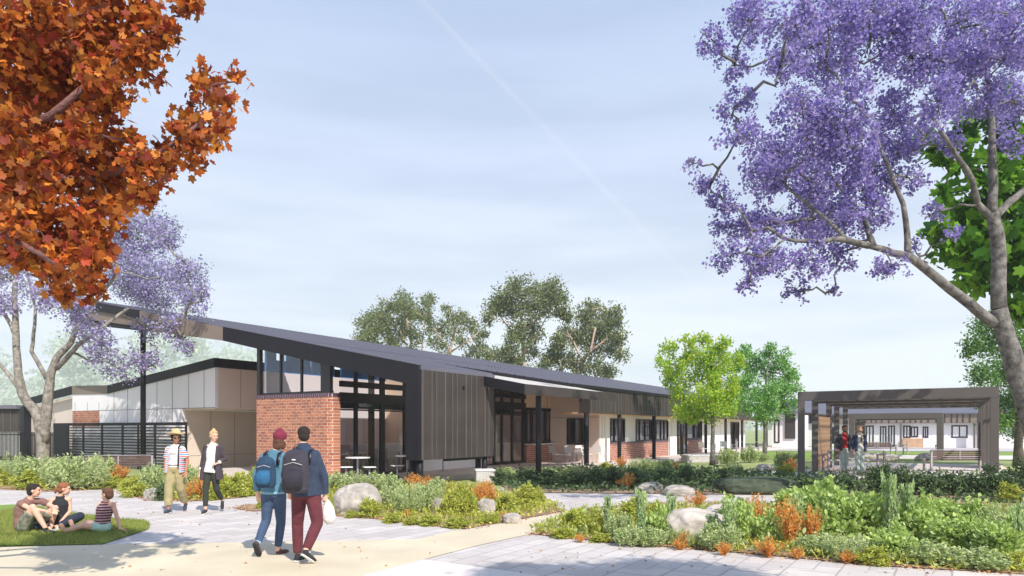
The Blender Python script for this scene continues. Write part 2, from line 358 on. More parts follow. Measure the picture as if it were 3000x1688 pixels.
# ------------------------------------------------------------------ main hall
HALL = grid_thing('school_hall', 'long single storey hall with black skillion roof, red brick pier, tall glazing and bronze cladding', 'building')
EZ, SL = 3.69, .2
RT = lambda v: EZ + SL * v
VR, UE = 20.3, 54.0
RP = [(0, 0), (UE, 0), (UE, 12.5), (18, 17.6), (0, VR)]
def roofslab(mb, pts, th, dz=0, m=0):
    mb.prism([(u, v, RT(v) + dz) for u, v in pts][::-1], (0, 0, -th), m)
SK0, SK1, SU0, SU1 = 5.4, 7.0, .8, 14.0        # roof opening added to let sun into the cafe
mb = MB(); UB0 = u_at(1445, 0) + .1; roofslab(mb, [(0, .0), (UB0, 0), (UB0, 3.1), (9.9, .02), (UE, 0), (UE, SK0), (0, SK0)], .10); roofslab(mb, [(SU1, SK0), (UE, SK0), (UE, SK1), (SU1, SK1)], .10); roofslab(mb, [(0, SK0), (SU0, SK0), (SU0, SK1), (0, SK1)], .10)
roofslab(mb, [(0, SK1), (UE, SK1), (UE, 12.5), (18, 17.6), (0, VR)], .10); mb.build('roof', m_roof, HALL)
mb = MB(); roofslab(mb, [(SU0, SK0), (SU1, SK0), (SU1, SK1), (SU0, SK1)], .02, .0); mb.build('added_light_opening_pane', glassmat('added_light_opening_glass', (.95, .97, 1, 1), 0), HALL)  # clear pane over the added opening that brightens the cafe
mb = MB()                                 # corrugations running up the slope
v = .1
while v < VR - .1:
    ue_ = 54 if v < 12.5 else (18 + 36 * (17.6 - v) / 5.1 if v < 17.6 else 18 * (VR - v) / (VR - 17.6))
    segs = [(0, ue_)]
    if SK0 - .1 < v < SK1: segs = [(0, SU0), (SU1, ue_)]
    elif v < 3.1: segs = [(0, UB0), (UB0 + (9.9 - UB0) * (3.1 - v) / 3.1 + .15, ue_)]
    for p0, p1 in segs:
        if p1 - p0 > .1: mb.prism([(p0, v, RT(v)), (p0, v + .10, RT(v + .10)), (p0, v + .075, RT(v + .075) + .04), (p0, v + .025, RT(v + .025) + .04)], (p1 - p0, 0, 0))
    v += .2
mb.build('roof_sheeting', m_roof_rib, HALL)
mb = MB(); mb.box((9.95, -.06, EZ - .12), (UE, -.002, EZ + .02)); mb.build('gutter', m_dark, HALL)
mb = MB(); mb.prism([(UB0 + .002, 3.1, RT(3.1) - .14), (9.9, .0, RT(0) - .14), (9.9, -.03, RT(0) + .012), (UB0 + .002, 3.06, RT(3.06) + .012)], (0.03, 0.02, -.03)); mb.build('cut_back_edge', m_dark, HALL)
# gable fascia with the portal leg
zi = 3.17
mb = MB(); mb.prism([(-.08, 0, RT(0) + .03), (-.08, 9.35, RT(9.35) + .03), (-.08, 9.35, 5.07), (-.08, .47, zi), (-.08, .47, .84), (-.08, 0, .84)], (.16, 0, 0))
mb.build('gable_fascia', m_dark, HALL)
mb = MB(); mb.prism([(-.06, 9.352, RT(9.35) + .01), (-.06, 14.9, RT(14.9) + .01), (-.06, 14.9, 5.90), (-.06, 9.352, 5.07)], (.12, 0, 0)); 
mb.prism([(-.02, 14.902, RT(14.9) - .28), (-.02, 20.0, RT(20.0) - .28), (-.02, 20.0, 6.82), (-.02, 14.902, 6.02)], (.06, 0, 0)); mb.build('brown_fascia', m_taupe_dk, HALL)
mb = MB()
mb.prism([(-.09, 14.9, RT(14.9) + .03), (-.09, VR + .1, RT(VR) + .03), (-.09, VR + .1, RT(VR) - .4), (-.09, 14.9, RT(14.9) - .30)], (.16, 0, 0))
mb.prism([(-.09, 14.9, 6.01), (-.09, VR + .1, 6.80), (-.09, VR + .1, 6.62), (-.09, 14.9, 5.86)], (.16, 0, 0))
mb.prism([(-.1, 20.0, RT(20) - .2), (-.1, VR + .12, RT(20) - .2), (-.1, VR + .12, 6.64), (-.1, 20.0, 6.64)], (.18, 0, 0))
mb.prism([(0.09, VR + .1, RT(VR)), (12, 18.6, RT(18.5)), (12, 18.6, RT(18.5) - .9), (0.09, VR + .1, 6.64)], (0, .08, 0))
mb.build('fascia_frame', m_dark, HALL)
mb = MB(); roofslab(mb, [(.1, .7), (UB0 - .1, .7), (UB0 - .1, 3.3), (10.8, .7), (UE, .7), (UE, SK0), (.1, SK0)], .02, -.34); roofslab(mb, [(SU1, SK0), (UE, SK0), (UE, SK1), (SU1, SK1)], .02, -.34); roofslab(mb, [(.1, SK1), (UE, SK1), (UE, 12.4), (18, 17.5), (.1, 20.2)], .02, -.34); mb.build('soffit', m_soffit, HALL)
mb = MB()
for u, v in [(0.1, 14.9), (12, 14.9), (24, 13.5), (36, 12), (9, 17)]:
    MB().tube([(u, v, 0), (u, v, RT(v) - .35)], .105, 12).build('canopy_post', m_dark, HALL, smooth=True)
# cladding screen box and legs
def cladding(name, u0, u1, v, z0, z1, step=.36, th=.06):
    mb = MB(); mb.box((u0, v, z0), (u1, v + th, z1), 0); u = u0 + .02; k = 0
    while u < u1:
        w = .03 if k % 3 else .05
        mb.box((u, v - .03, z0 + .004), (u + w, v - .0005, z1 - .004), 1); k += 1
        u += step * (1 + .35 * math.sin(k * 2.3))
    return mb.build(name, [m_clad, m_clad_rib], HALL)
ub = u_at(1445, 0)
cladding('cladding_screen', .08, ub, 0, .84, RT(0) - .10)
mb = MB(); mb.box((ub, 0.0, .84), (ub + .06, 1.2, RT(.0) - .1)); mb.build('screen_return', m_clad, HALL)
mb = MB(); p = Vector((u_at(1356, 0), -.032, z_at(1135, u_at(1356, 0), 0))); mb.tube([p, p + Vector((0, -.03, 0))], .05, 12); mb.build('vent_hole', m_black, HALL)
mb = MB()
for dv in (.18, .45): mb.tube([(.22, dv, 0), (.22, dv, .9)], .115, 14)
mb.build('round_column', m_dark, HALL, smooth=True)
mb = MB()
for dv in (.18, .45): mb.tube([(ub - .28, dv, 0), (ub - .28, dv, .9)], .1, 14)
mb.build('round_column', m_dark, HALL, smooth=True)
mb = MB(); mb.box((ub - 2.6, .06, .76), (ub - .5, .2, .838)); mb.build('screen_base_rail', m_dark, HALL)
# second cladding
u2, u3 = u_at(1730, 0), 54
cladding('upper_cladding', u2, 41, 0, 2.5, RT(0) - .12, .42)
mb = MB(); mb.box((u2 - .06, .0, 2.5), (u2 - .001, v_at(1699, u2), 3.55)); mb.build('cladding_return', m_clad, HALL)
mb = MB(); mb.box((u2, .1, 2.48), (54, 1.6, 2.54)); mb.build('verandah_ceiling', m_soffit, HALL)
mb = MB(); mb.box((41, -.02, 2.5), (54, .1, 2.75)); mb.build('walkway_beam', m_clad, HALL)
for x in (1724, 1820, 1921, 2002, 2072, 2130, 2178, 2220, 2249, 2276):
    u = u_at(x, 0.05); mb = MB(); mb.tube([(u, .15, 0.0), (u, .15, 2.5)], .115 if x < 1800 else .10, 12); mb.build('verandah_post', m_dark, HALL, smooth=True)
# awning
a0, a1, av = u_at(1538, -1.56), u_at(1804, -1.56), -1.56
zt = 3.26
mb = MB(); mb.add([(a0, av + .04, zt), (a1, av + .04, zt), (a1 - .9, .6, zt + .2 * 2.16), (UB0 + 1.5, 3.4, zt + .2 * 4.96), (a0 - .1, 3.4, zt + .2 * 4.96)], [(0, 1, 2, 3, 4)])
aw = mb.build('awning_sheet', m_awning, HALL)
mb = MB(); mb.box((a0, av, 2.95), (a1, av + .04, zt + .03)); mb.build('awning_fascia', m_clad, HALL)
mb = MB(); mb.prism([(a0, av, 2.95), (a0, av, zt + .03), (a0 - .2, 1.6, zt + .66), (a0 - .2, 1.6, zt + .32)], (-.05, 0, 0)); mb.build('awning_side', m_dark, HALL)
u = u_at(1592, av); mb = MB(); mb.tube([(u, av + .2, 0), (u, av + .2, 2.95)], .10, 12); mb.build('awning_post', m_dark, HALL, smooth=True)
# brick pier
mb = MB(); vb0, vb1 = 3.85, v_at(748, 0)
mb.prism([(.05, vb1, .0), (.05, vb0 + .18, .0), (.10, vb0 + .06, .0), (.22, vb0, .0), (.5, vb0, .0), (.5, vb1, .0)][::-1], (0, 0, 2.86)); mb.build('brick_pier', m_brick_v, HALL)
mb = MB(); mb.prism([(.04, vb1 + .01, 2.861), (.04, vb0 + .18, 2.861), (.09, vb0 + .05, 2.861), (.21, vb0 - .01, 2.861), (.5, vb0 - .01, 2.861), (.5, vb1 + .01, 2.861)][::-1], (0, 0, .13)); mb.build('soldier_course', m_sold_v, HALL)
# gable window over the pier
def zf(v): return RT(v) - .35
vw1 = v_at(764, .12); zs = 3.0
vm = [v_at(x, .12) for x in (764, 822, 883, 943)]
mb = MB()
for v in vm[:3]: mb.box((.10, v - .035, zs), (.18, v + .035, zf(v) + .1))
mb.box((.08, vm[3] - .42, zs), (.22, vm[3] + .02, zf(vm[3])))
mb.box((.10, vw1, zs - .012), (.2, vb0, zs + .07)); mb.build('gable_window_frame', m_black, HALL)
mb = MB(); mb.add([(.14, vw1, zs), (.14, vb0, zs), (.14, vb0, zf(vb0)), (.14, vw1, zf(vw1))], [(0, 1, 2, 3)]); mb.build('gable_window_pane', m_glass, HALL)
mb = MB(); mb.box((.06, vw1 - .02, 0), (.16, vw1 + .14, zf(vw1) + .1)); mb.build('corner_post', m_black, HALL)
# long glazed wall, v = 3.85
VG = 3.85; f0 = .17
def glazing(x_list, zlist, name, u0, u1, v=VG, wid=.07, top=None, pane=m_glass):
    mb = MB()
    for x in x_list:
        u = u_at(x, v) if x > 100 else x
        mb.box((u - wid / 2, v - .05, f0), (u + wid / 2, v + .05, top or RT(v) - .36))
    for z, h in zlist: mb.box((u0, v - .065, z), (u1, v + .065, z + h))
    mb.build(name + '_frame', m_black, HALL)
    mb = MB(); mb.add([(u0, v, f0), (u1, v, f0), (u1, v, top or RT(v) - .36), (u0, v, top or RT(v) - .36)], [(0, 1, 2, 3)]); mb.build(name + '_pane', pane, HALL)
us = .5; ue = u_at(1538, VG)
glazing([1042, 1117, 1122, 1185, 1250, 1330, 1400, 1447, 1470, 1500, 1532], [(2.70, .33), (3.22, .2), (f0, .06), (2.42, .05)], 'glass_wall', us, ue, wid=.12)
mb = MB()
for x0, x1 in ((1452, 1466), (1478, 1497), (1505, 1529)):
    MB().box((u_at(x0, VG - .1), VG - .13, f0), (u_at(x1, VG - .1), VG - .09, .3)).build('door_kick_plate', m_black, HALL)
# dado, counters seen through glass
mb = MB(); mb.box((4.6, VG - .09, .16), (9.0, VG - .067, .98)); mb.build('white_dado', m_white, HALL)
# bar window with brick under it
b0, b1 = ue, u_at(1618, VG)
mb = MB(); mb.box((b0, VG - .12, .16), (b1 + .2, VG + .1, 1.02)); mb.build('brick_dado', m_brick_u, HALL)
mb = MB(); mb.box((b0, VG - .45, 1.022), (b1 + 1.2, VG + .1, 1.07)); mb.build('bench_top', m_furn, HALL)
mb = MB()
for x in (1541, 1557, 1577, 1597, 1613): mb.box((u_at(x, VG) - .06, VG - .06, 1.12), (u_at(x, VG) + .06, VG + .06, 2.78))
mb.box((b0, VG - .07, 1.08), (b1, VG + .07, 1.2)); mb.box((b0, VG - .07, 2.68), (b1, VG + .07, 2.82)); mb.build('bar_window_frame', m_black, HALL)
mb = MB(); mb.add([(b0, VG, 1.1), (b1, VG, 1.1), (b1, VG, 2.8), (b0, VG, 2.8)], [(0, 1, 2, 3)]); mb.build('bar_window_pane', m_glass, HALL)
MB().box((ue, VG - .03, 2.83), (15.1, VG + .03, RT(VG) - .36)).build('upper_wall', m_beige, HALL); MB().box((b1, VG - .03, .16), (15.1, VG + .03, 2.828)).build('lower_wall', m_taupe, HALL)
mb = MB()
for x in (1602, 1666): mb.box((u_at(x, VG) - .01, VG - .036, 2.84), (u_at(x, VG) + .01, VG - .031, 4.05))
mb.build('panel_joints', m_joint, HALL)
# return wall of the classroom block, facing the camera
UB = 15.0; VF = 1.1
y0, y1 = VF, VG - .03
mb = MB(); wv0, wv1 = v_at(1722, UB), v_at(1661, UB); wz0, wz1 = 1.0, 2.32
mb.box((UB, y0, .16), (UB + .12, wv0, 2.48)); mb.box((UB, wv1, .16), (UB + .12, y1, 2.48)); mb.box((UB, wv0, .16), (UB + .12, wv1, wz0)); mb.box((UB, wv0, wz1), (UB + .12, wv1, 2.48)); mb.box((UB, y0, 2.481), (UB + .12, y1, 3.56))
mb.build('taupe_wall', m_taupe, HALL)
def window(par, axis, c, a0, a1, z0, z1, fr=.06, pane=m_glass_b, mull=(), depth=.12):
    """frame + pane in a wall; axis 'u' : wall plane v=c, a is u; axis 'v' : wall plane u=c"""
    f = MB(); q = (lambda a, d, z: (a, c + d, z)) if axis == 'u' else (lambda a, d, z: (c + d, a, z))
    for A, B in (((a0, z0), (a1, z0 + fr)), ((a0, z1 - fr), (a1, z1)), ((a0, z0 + fr), (a0 + fr, z1 - fr)), ((a1 - fr, z0 + fr), (a1, z1 - fr))):
        f.box(q(A[0], -.035, A[1]), q(B[0], .06, B[1]))
    for m_ in mull: f.box(q(m_ - fr * .4, -.03, z0 + fr), q(m_ + fr * .4, .055, z1 - fr))
    fo = f.build('window', m_black, par)
    p = MB(); p.add([q(a0 + fr, .02, z0 + fr), q(a1 - fr, .02, z0 + fr), q(a1 - fr, .02, z1 - fr), q(a0 + fr, .02, z1 - fr)], [(0, 1, 2, 3)]); p.build('pane', pane, fo)
    return fo
window(HALL, 'v', UB, wv0, wv1, wz0, wz1, .07)
mb = MB(); mb.box((UB - .008, y0, 2.36), (UB - .001, y1, 2.375)); mb.box((UB - .008, 2.3, .2), (UB - .001, 2.315, .99)); mb.build('panel_joints', m_joint, HALL)
# classroom facade
def facade(x0, x1, z0, z1, m, name='facade_wall', v=VF, th=.12):
    a, b = u_at(x0, v), u_at(x1, v) ; mb = MB(); mb.box((a, v, z0), (b, v + th, z1)); return mb.build(name, m, HALL)
mb = MB(); mb.box((UB + .121, VF, .16), (u_at(1787, VF), VF + .12, 2.48)); mb.build('facade_wall', m_white, HALL)
x_b = [(1787, 1957, 'b'), (1957, 1983, 'w'), (1983, 2012, 'd'), (2012, 2056, 'b'), (2056, 2095, 'w'), (2095, 2140, 'w'), (2140, 2165, 'd'), (2165, 2182, 'w')]
for x0, x1, k in x_b:
    a, b = u_at(x0, VF), u_at(x1, VF)
    if k == 'b':
        mb = MB(); mb.box((a, VF - .03, .16), (b, VF + .12, 1.0)); mb.build('brick_dado', m_brick_u, HALL)
        mb = MB(); mb.box((a, VF - .045, 1.001), (b, VF + .12, 1.1)); mb.build('soldier_course', m_sold_u, HALL)
        facade(x0, x1, 2.33, 2.48, m_white)
    elif k == 'w': facade(x0, x1, .16, 2.48, m_white)
    else:
        facade(x0, x1, 2.33, 2.48, m_white)
        window(HALL, 'u', VF, a, b, .18, 2.325, .07, mull=((a + b) / 2,)).name = 'door'
facade(1830, 1862, 1.102, 2.328, m_white); 
for x0, x1, mu in ((1787, 1830, (1800, 1816)), (1862, 1957, (1874, 1890, 1905, 1922, 1936, 1946)), (2012, 2056, (2034,))):
    window(HALL, 'u', VF, u_at(x0, VF), u_at(x1, VF), 1.104, 2.326, .07, mull=[u_at(q, VF) for q in mu])
mb = MB(); u_e = u_at(2182, VF)
for x in (1764, 1772, 1968, 2075, 2110): mb.box((u_at(x, VF) - .008, VF - .006, .2), (u_at(x, VF) + .008, VF - .001, 2.4))
mb.build('panel_joints', m_joint, HALL)
mb = MB(); mb.box((u_e, VF, .0), (u_e + .1, 8, 3.6)); mb.build('end_wall', m_white, HALL)
# inside the hall
mb = MB(); mb.box((.5, VG + .1, .162), (u_e, 7.9, .18)); mb.build('inner_floor', m_floor_in, HALL)
VB = 7.75
mb = MB(); mb.box((.6, VB, .18), (u_e, VB + .12, 3.9)); mb.build('inner_back_wall', m_pinkwall, HALL)
mb = MB(); z0, z1 = 3.902, RT(VB) - .37; u = .6; k = 0
while u < 14:
    mb.box((u, VB, z0), (u + .45, VB + .1, z1)); mb.box((u + .451, VB, z0), (u + 1.15, VB + .1, z0 + (.62 if k % 2 else .45))); u += .95 + .3 * (k % 3); k += 1
mb.box((u, VB, z0), (u_e, VB + .1, z1)); mb.build('clerestory_wall', m_blue, HALL)
mb = MB(); mb.box((7.0, VG + .3, .18), (7.1, VB - .01, 4.1)); mb.build('partition_wall', m_beige, HALL)
mb = MB(); mb.box((.5, VG + .2, 2.5), (14, VG + .45, 2.62)); mb.box((.8, 5.6, 2.62), (14, 5.8, 2.9)); mb.box((2.2, VG + .2, .18), (2.36, VG + .36, 4)); mb.build('inner_beam', m_black, HALL)
mb = MB(); mb.box((2.5, 5.4, .18), (6.6, 6.0, 1.2)); mb.box((12.2, 5.2, .18), (16, 5.6, 1.1)); mb.build('servery_counter', m_white, HALL)
mb = MB()
for u in (1.6, 2.4, 3.6, 4.6, 5.6, 9, 10, 11.2, 12.4): mb.box((u, VB - .03, .2), (u + .55, VB - .001, 2.2))
mb.build('inner_doors', m_taupe, HALL)
mb = MB(); mb.box((15.13, VG + .04, .18), (15.2, 7.7, 3.6)); mb.box((15.2, 2.4, .18), (u_e, 2.45, 2.4)); mb.build('classroom_partition', m_taupe_dk, HALL)

# ------------------------------------------------------------------ low wing on the left
WING = grid_thing('low_wing', 'low white panelled wing with dark sloping fascia, partly behind the slatted screen', 'building')
uw, va = 1.44, 12.0
vb_ = v_at(546, uw + .2); vt = v_at(319, uw); vs = v_at(212, uw); ve = v_at(72, uw)
def tz(v): return 4.70 + (v - va) * (z_at(1129.5, uw, vt) - 4.70) / (vt - va)
zb = 2.66
mb = MB(); mb.prism([(uw, va, zb), (uw, va, tz(va) - .38), (uw, vt, tz(vt) - .38), (uw, vs, tz(vs) + .12), (uw, vs, zb)], (.15, 0, 0))
mb.box((uw, vb_, 0), (uw + .15, vs, zb - .001)); mb.build('gable_wall', m_white, WING)
mb = MB(); mb.box((uw + .151, va, zb), (9, va + .12, tz(va) - .38)); mb.box((uw + .151, vb_, 0), (9, vb_ + .12, zb - .06)); mb.box((uw + .05, va + .121, zb - .001), (9, vb_ + .1, zb - .05)); mb.build('taupe_side_wall', m_taupe, WING)
mb = MB()
mb.prism([(uw - .08, va - .06, tz(va)), (uw - .08, va - .06, tz(va) - .38), (uw - .08, vt, tz(vt) - .38), (uw - .08, vt, tz(vt))], (.08, 0, 0))
mb.prism([(uw, va - .06, tz(va)), (uw, va - .06, tz(va) - .38), (9, va - .06, tz(va) - .38), (9, va - .06, tz(va))], (0, .06, 0))
mb.prism([(uw - .001, va, tz(va) - .02), (9, va, tz(va) - .02), (9, vt, tz(vt) - .02), (uw - .001, vt, tz(vt) - .02)], (0, 0, -.1))
zl = lambda y, v: z_at(y, uw, v)
mb.prism([(uw - .08, vs, zl(1132, vs)), (uw - .08, ve, zl(1171, ve)), (uw - .08, ve, zl(1192, ve)), (uw - .08, vs, zl(1156, vs))], (.08, 0, 0))
mb.build('dark_fascia', m_dark, WING)
mb = MB(); mb.prism([(uw - .03, vt + .002, zl(1129, vt)), (uw - .03, vs - .002, zl(1130, vs)), (uw - .03, vs - .002, zl(1156, vs)), (uw - .03, vt + .002, zl(1154, vt))], (.2, 0, 0)); mb.build('brown_parapet', m_taupe_dk, WING)
mb = MB(); mb.prism([(uw + .3, vs + .002, 0), (uw + .3, ve, 0), (uw + .3, ve, zl(1192, ve)), (uw + .3, vs + .002, zl(1156, vs))], (.1, 0, 0)); mb.build('recessed_wall', m_taupe, WING)
mb = MB(); mb.box((uw - .05, ve - .05, 0), (uw + .4, ve + .35, zl(1192, ve))); mb.build('end_pier', m_dark, WING)
mb = MB(); mb.box((uw - .012, v_at(292, uw), 1.9), (uw - .001, v_at(213, uw), z_at(1204, uw, 22))); mb.build('brick_panel', m_brick_v, WING)
mb = MB()
for x in (594, 572, 556) : pass
for x in (598, 553, 505, 460, 412, 374, 334, 290, 256, 220):
    v = v_at(x, uw); mb.box((uw - .006, v - .012, 2.0 if x < 546 else zb), (uw - .001, v + .012, max(zb + .1, (tz(v) if x > 319 else zl(1156, v)) - .39)))
mb.box((uw - .007, va, zb - .002), (uw - .0015, vs, zb + .016))
for x in (705,): mb.box((u_at(x, va), va - .006, zb), (u_at(x, va) + .015, va - .001, tz(va) - .4))
for x in (617, 687): mb.box((u_at(x, vb_), vb_ - .006, 0.1), (u_at(x, vb_) + .015, vb_ - .001, zb - .07))
mb.box((uw + .2, vb_ - .006, .62), (9, vb_ - .0015, .632))
mb.build('panel_joints', m_joint, WING)

# slatted screen fence, picket fence
FEN = grid_thing('slatted_screen', 'charcoal horizontal slat screen enclosing the yard in front of the white wing', 'fence')
uf = 1.0; f1, f2 = v_at(546, uf), v_at(200, uf); f3 = v_at(158, uf)
mb = MB(); z = .12
while z < 1.95: mb.box((uf, f1, z), (uf + .03, f2, z + .055)); z += .13
mb.build('slats', m_dark, FEN)
for x in (546, 455, 406, 360, 300, 245, 201):
    v = v_at(x, uf); mb = MB(); mb.box((uf - .03, v - .07, 0), (uf - .001, v + .07, 2.05)); mb.build('fence_post', m_dark, FEN)
mb = MB(); mb.box((uf - .02, f1, 1.98), (uf + .05, f2, 2.07)); mb.build('top_rail', m_dark, FEN)
mb = MB(); mb.box((uf - .03, f2 + .07, 0), (uf + .05, f3, 2.07)); mb.build('solid_panel', m_dark, FEN)
mb = MB(); mb.box((uf + 1.2, f1, 0), (uf + 1.25, f3, .01)); 
PIC = grid_thing('picket_fence', 'black vertical bar fence at the left edge behind grey-green shrubs', 'fence')
mb = MB(); v = f3 + .1; k = 0
while v < f3 + 17: mb.box((uf + .1, v, .1), (uf + .13, v + .055, 1.62)); v += .155
mb.build('pickets', m_dark, PIC)
mb = MB(); mb.box((uf + .135, f3, 1.45), (uf + .17, f3 + 17, 1.5)); mb.box((uf + .135, f3, .2), (uf + .17, f3 + 17, .25)); mb.build('rails', m_dark, PIC)

# small far block at the left edge
LB = thing('far_clad_block', 'small dark clad outbuilding with a white base at the far left edge', 'building', at(-40, 1256, 46) * 1.0); LB.location.z = 0
mb = MB(); mb.box((-5, 0, 1.6), (2.1, 6, 3.1)); mb.build('dark_cladding', m_clad, LB)
mb = MB(); mb.box((-5, .05, 0), (2.0, 5.9, 1.599)); mb.build('white_wall', m_white, LB)
mb = MB(); mb.prism([(-5.2, -.3, 3.101), (2.2, -.3, 3.101), (2.2, -.3, 3.35), (-5.2, -.3, 3.2)], (0, 6.6, 0)); mb.build('roof', m_roof, LB)
mb = MB()
for i in range(14): mb.box((-4.9 + i * .5, -.04, 1.62), (-4.86 + i * .5, -.001, 3.08))
mb.build('cladding_ribs', m_clad_rib, LB)

# ------------------------------------------------------------------ far wing on the right
UF = 61.0
FAR = grid_thing('far_classroom_block', 'distant white classroom block with grey roof and ribbed fascia, beyond the pergola', 'building')
vA, vBx = v_at(2250, UF), -62
mb = MB(); mb.box((UF, vBx, 0), (UF + .2, vA, 2.32)); mb.build('white_wall', m_white, FAR)
mb = MB(); mb.box((UF - .6, vBx, 2.33), (UF - .5, vA - 6, 3.15)); mb.build('upper_cladding', m_taupe_dk, FAR)
mb = MB(); v = vBx
k = 0
while v < vA - 6: mb.box((UF - .64, v, 2.34), (UF - .601, v + .1, 3.14)); v += .55 + .12 * math.sin(k); k += 1
mb.build('cladding_ribs', m_clad, FAR)
mb = MB(); mb.prism([(UF - .8, vBx, 3.16), (UF + 7, vBx, 4.9), (UF + 7, vA, 4.9), (UF - .8, vA, 3.16)], (0, 0, .12)); mb.build('roof', m_roof, FAR)
mb = MB()
for x in (2690, 2755, 2830):
    v = v_at(x, UF + 5); mb.box((UF + 4, v, 4.3), (UF + 5.5, v - 1.4, 4.75))
mb.build('roof_skylight', m_clad, FAR)
def fpx(x, y): return v_at(x, UF), z_at(y, UF, v_at(x, UF))
for x0, y0_, x1, y1_, nm in ((2536, 1247, 2560, 1314, 'door'), (2578, 1249, 2597, 1314, 'door'), (2602, 1247, 2622, 1314, 'door'), (2646, 1247, 2668, 1283, 'window'), (2668, 1250, 2690, 1281, 'window'), (2703, 1250, 2720, 1283, 'window'), (2787, 1246, 2835, 1283, 'window'), (2357, 1210, 2380, 1240, 'window'), (2432, 1219, 2443, 1237, 'window'), (2435, 1252, 2445, 1300, 'window'), (2965, 1250, 2990, 1283, 'window')):
    v0, zt_ = fpx(x0, y0_); v1, zb_ = fpx(x1, y1_)
    window(FAR, 'v', UF - (.0 if y0_ > 1241 else .66), min(v0, v1), max(v0, v1), max(zb_, .05), zt_, .12, m_glass, mull=((v0 + v1) / 2,)).name = nm
mb = MB(); v0, _ = fpx(2645, 1290); v1, _ = fpx(2705, 1290); mb.box((UF - .25, v0, 0), (UF - .01, v1, .85)); mb.build('timber_dado', m_timber, FAR)
mb = MB(); mb.box((UF + .25, vBx, 0), (UF + 6, vA, .05)); mb.box((UF + 3, vBx, .05), (UF + 3.2, vA, 3.3)); mb.build('inner_wall', m_blue, FAR)
for x in (2497, 2520, 2642, 2858, 2868):
    mb = MB(); v = v_at(x, UF - .7); mb.box((UF - .75, v, 0), (UF - .55, v + .18, 2.33)); mb.build('post', m_pergola, FAR)
for x0, x1 in ((2335, 2365), (2150, 2210), (2860, 2895)):
    pass
MIDB = grid_thing('angled_classroom_end', 'white and brown clad building end seen between the young trees and the pergola', 'building')
um, vm0, vm1 = 50.0, v_at(2345, 50), v_at(2262, 50)
mb = MB(); mb.box((um, vm0, 0), (um + 4, vm1, 3.2)); mb.build('wall', m_white, MIDB)
mb = MB(); a, b = v_at(2300, um), v_at(2330, um); mb.box((um - .12, a, .9), (um - .001, b, 3.1)); mb.build('brown_cladding', m_clad, MIDB)
mb = MB(); mb.prism([(um - .6, vm0 - .3, 3.21), (um + 4.5, vm0 - .3, 4.1), (um + 4.5, vm1 + .4, 4.1), (um - .6, vm1 + .4, 3.21)], (0, 0, .12)); mb.build('roof', m_roof, MIDB)
window(MIDB, 'v', um - .002, v_at(2284, um), v_at(2268, um), .5, 2.6, .12)

# ------------------------------------------------------------------ pergolas
def pergola(name, label, u_list, v0, v1, zt, lw=.23, screen=True):
    P = grid_thing(name, label, 'pergola', 'steel pergolas in the courtyard')
    dpt = .34
    for u in u_list:
        mb = MB(); mb.box((u, v0 - lw, 0), (u + .12, v0, zt - dpt)); mb.build('post', m_pergola, P, bevel=.008)
        mb = MB(); mb.box((u, v1, 0), (u + .12, v1 + lw, zt - dpt)); mb.build('post', m_pergola, P, bevel=.008)
        mb = MB(); mb.box((u - .002, v0, zt - dpt), (u + .122, v1, zt)); mb.build('beam', m_pergola, P, bevel=.008)
    ul = u_list[-1]
    mb = MB()
    for v in (v0 - .1, v1 + .02): mb.box((u_list[0] + .125, v, zt - .2), (ul, v + .08, zt - .04))
    mb.build('side_rail', m_pergola, P)
    mb = MB(); u = u_list[0] + .2
    while u < ul: mb.box((u, v0 - .22, zt - .26), (u + .045, v1 + .22, zt - .17)); u += .16
    mb.build('roof_battens', m_pergola, P)
    mb = MB(); v = v1 + .4
    while v < v0: mb.box((u_list[0] + .125, v, zt - .169), (ul, v + .05, zt - .10)); v += .55
    mb.build('purlins', m_pergola, P)
    return P
pu = [u_at(2337, -8.8), u_at(2378, -8.8), u_at(2420, -8.8), u_at(2443, -8.8), u_at(2469, -8.8)]
P1 = pergola('pergola', 'large brown steel pergola sheltering two men and two benches, nearest the camera', pu, -8.8, -15.1 + .23, 3.15)
mb = MB(); mb.box((pu[1] + .2, -8.97, .15), (pu[2] - .1, -8.90, 2.3))
for i in range(12): mb.box((pu[1] + .19, -8.985, .16 + i * .18), (pu[2] - .09, -8.971, .32 + i * .18))
mb.build('timber_screen', m_timber, P1)
mb = MB(); mb.box((pu[0] + .13, -8.86, 2.32), (pu[4], -8.80, 2.42)); mb.box((pu[0] + .13, -15.0, 2.32), (pu[2], -14.94, 2.42)); mb.build('mid_rail', m_pergola, P1)
mb = MB(); mb.box((pu[3], -15.0, .1), (pu[4], -14.9, 2.3)); mb.build('timber_screen', m_timber, P1)
sl = MB().box((pu[0] - .3, -15.6, 0), (pu[4] + .6, -8.4, .06)).build('pergola_slab', m_slab, None, (E0[0], E0[1], 0)); sl.rotation_euler = (0, 0, AU); sl['kind'] = 'structure'
d2u = 30.0
q0, q1 = v_at(2487, d2u), v_at(2762, d2u)
pergola('pergola', 'smaller brown pergola further back, seen through the near pergola', [d2u, d2u + 3, d2u + 6], q0, q1, z_at(1209, d2u, q1), .3)
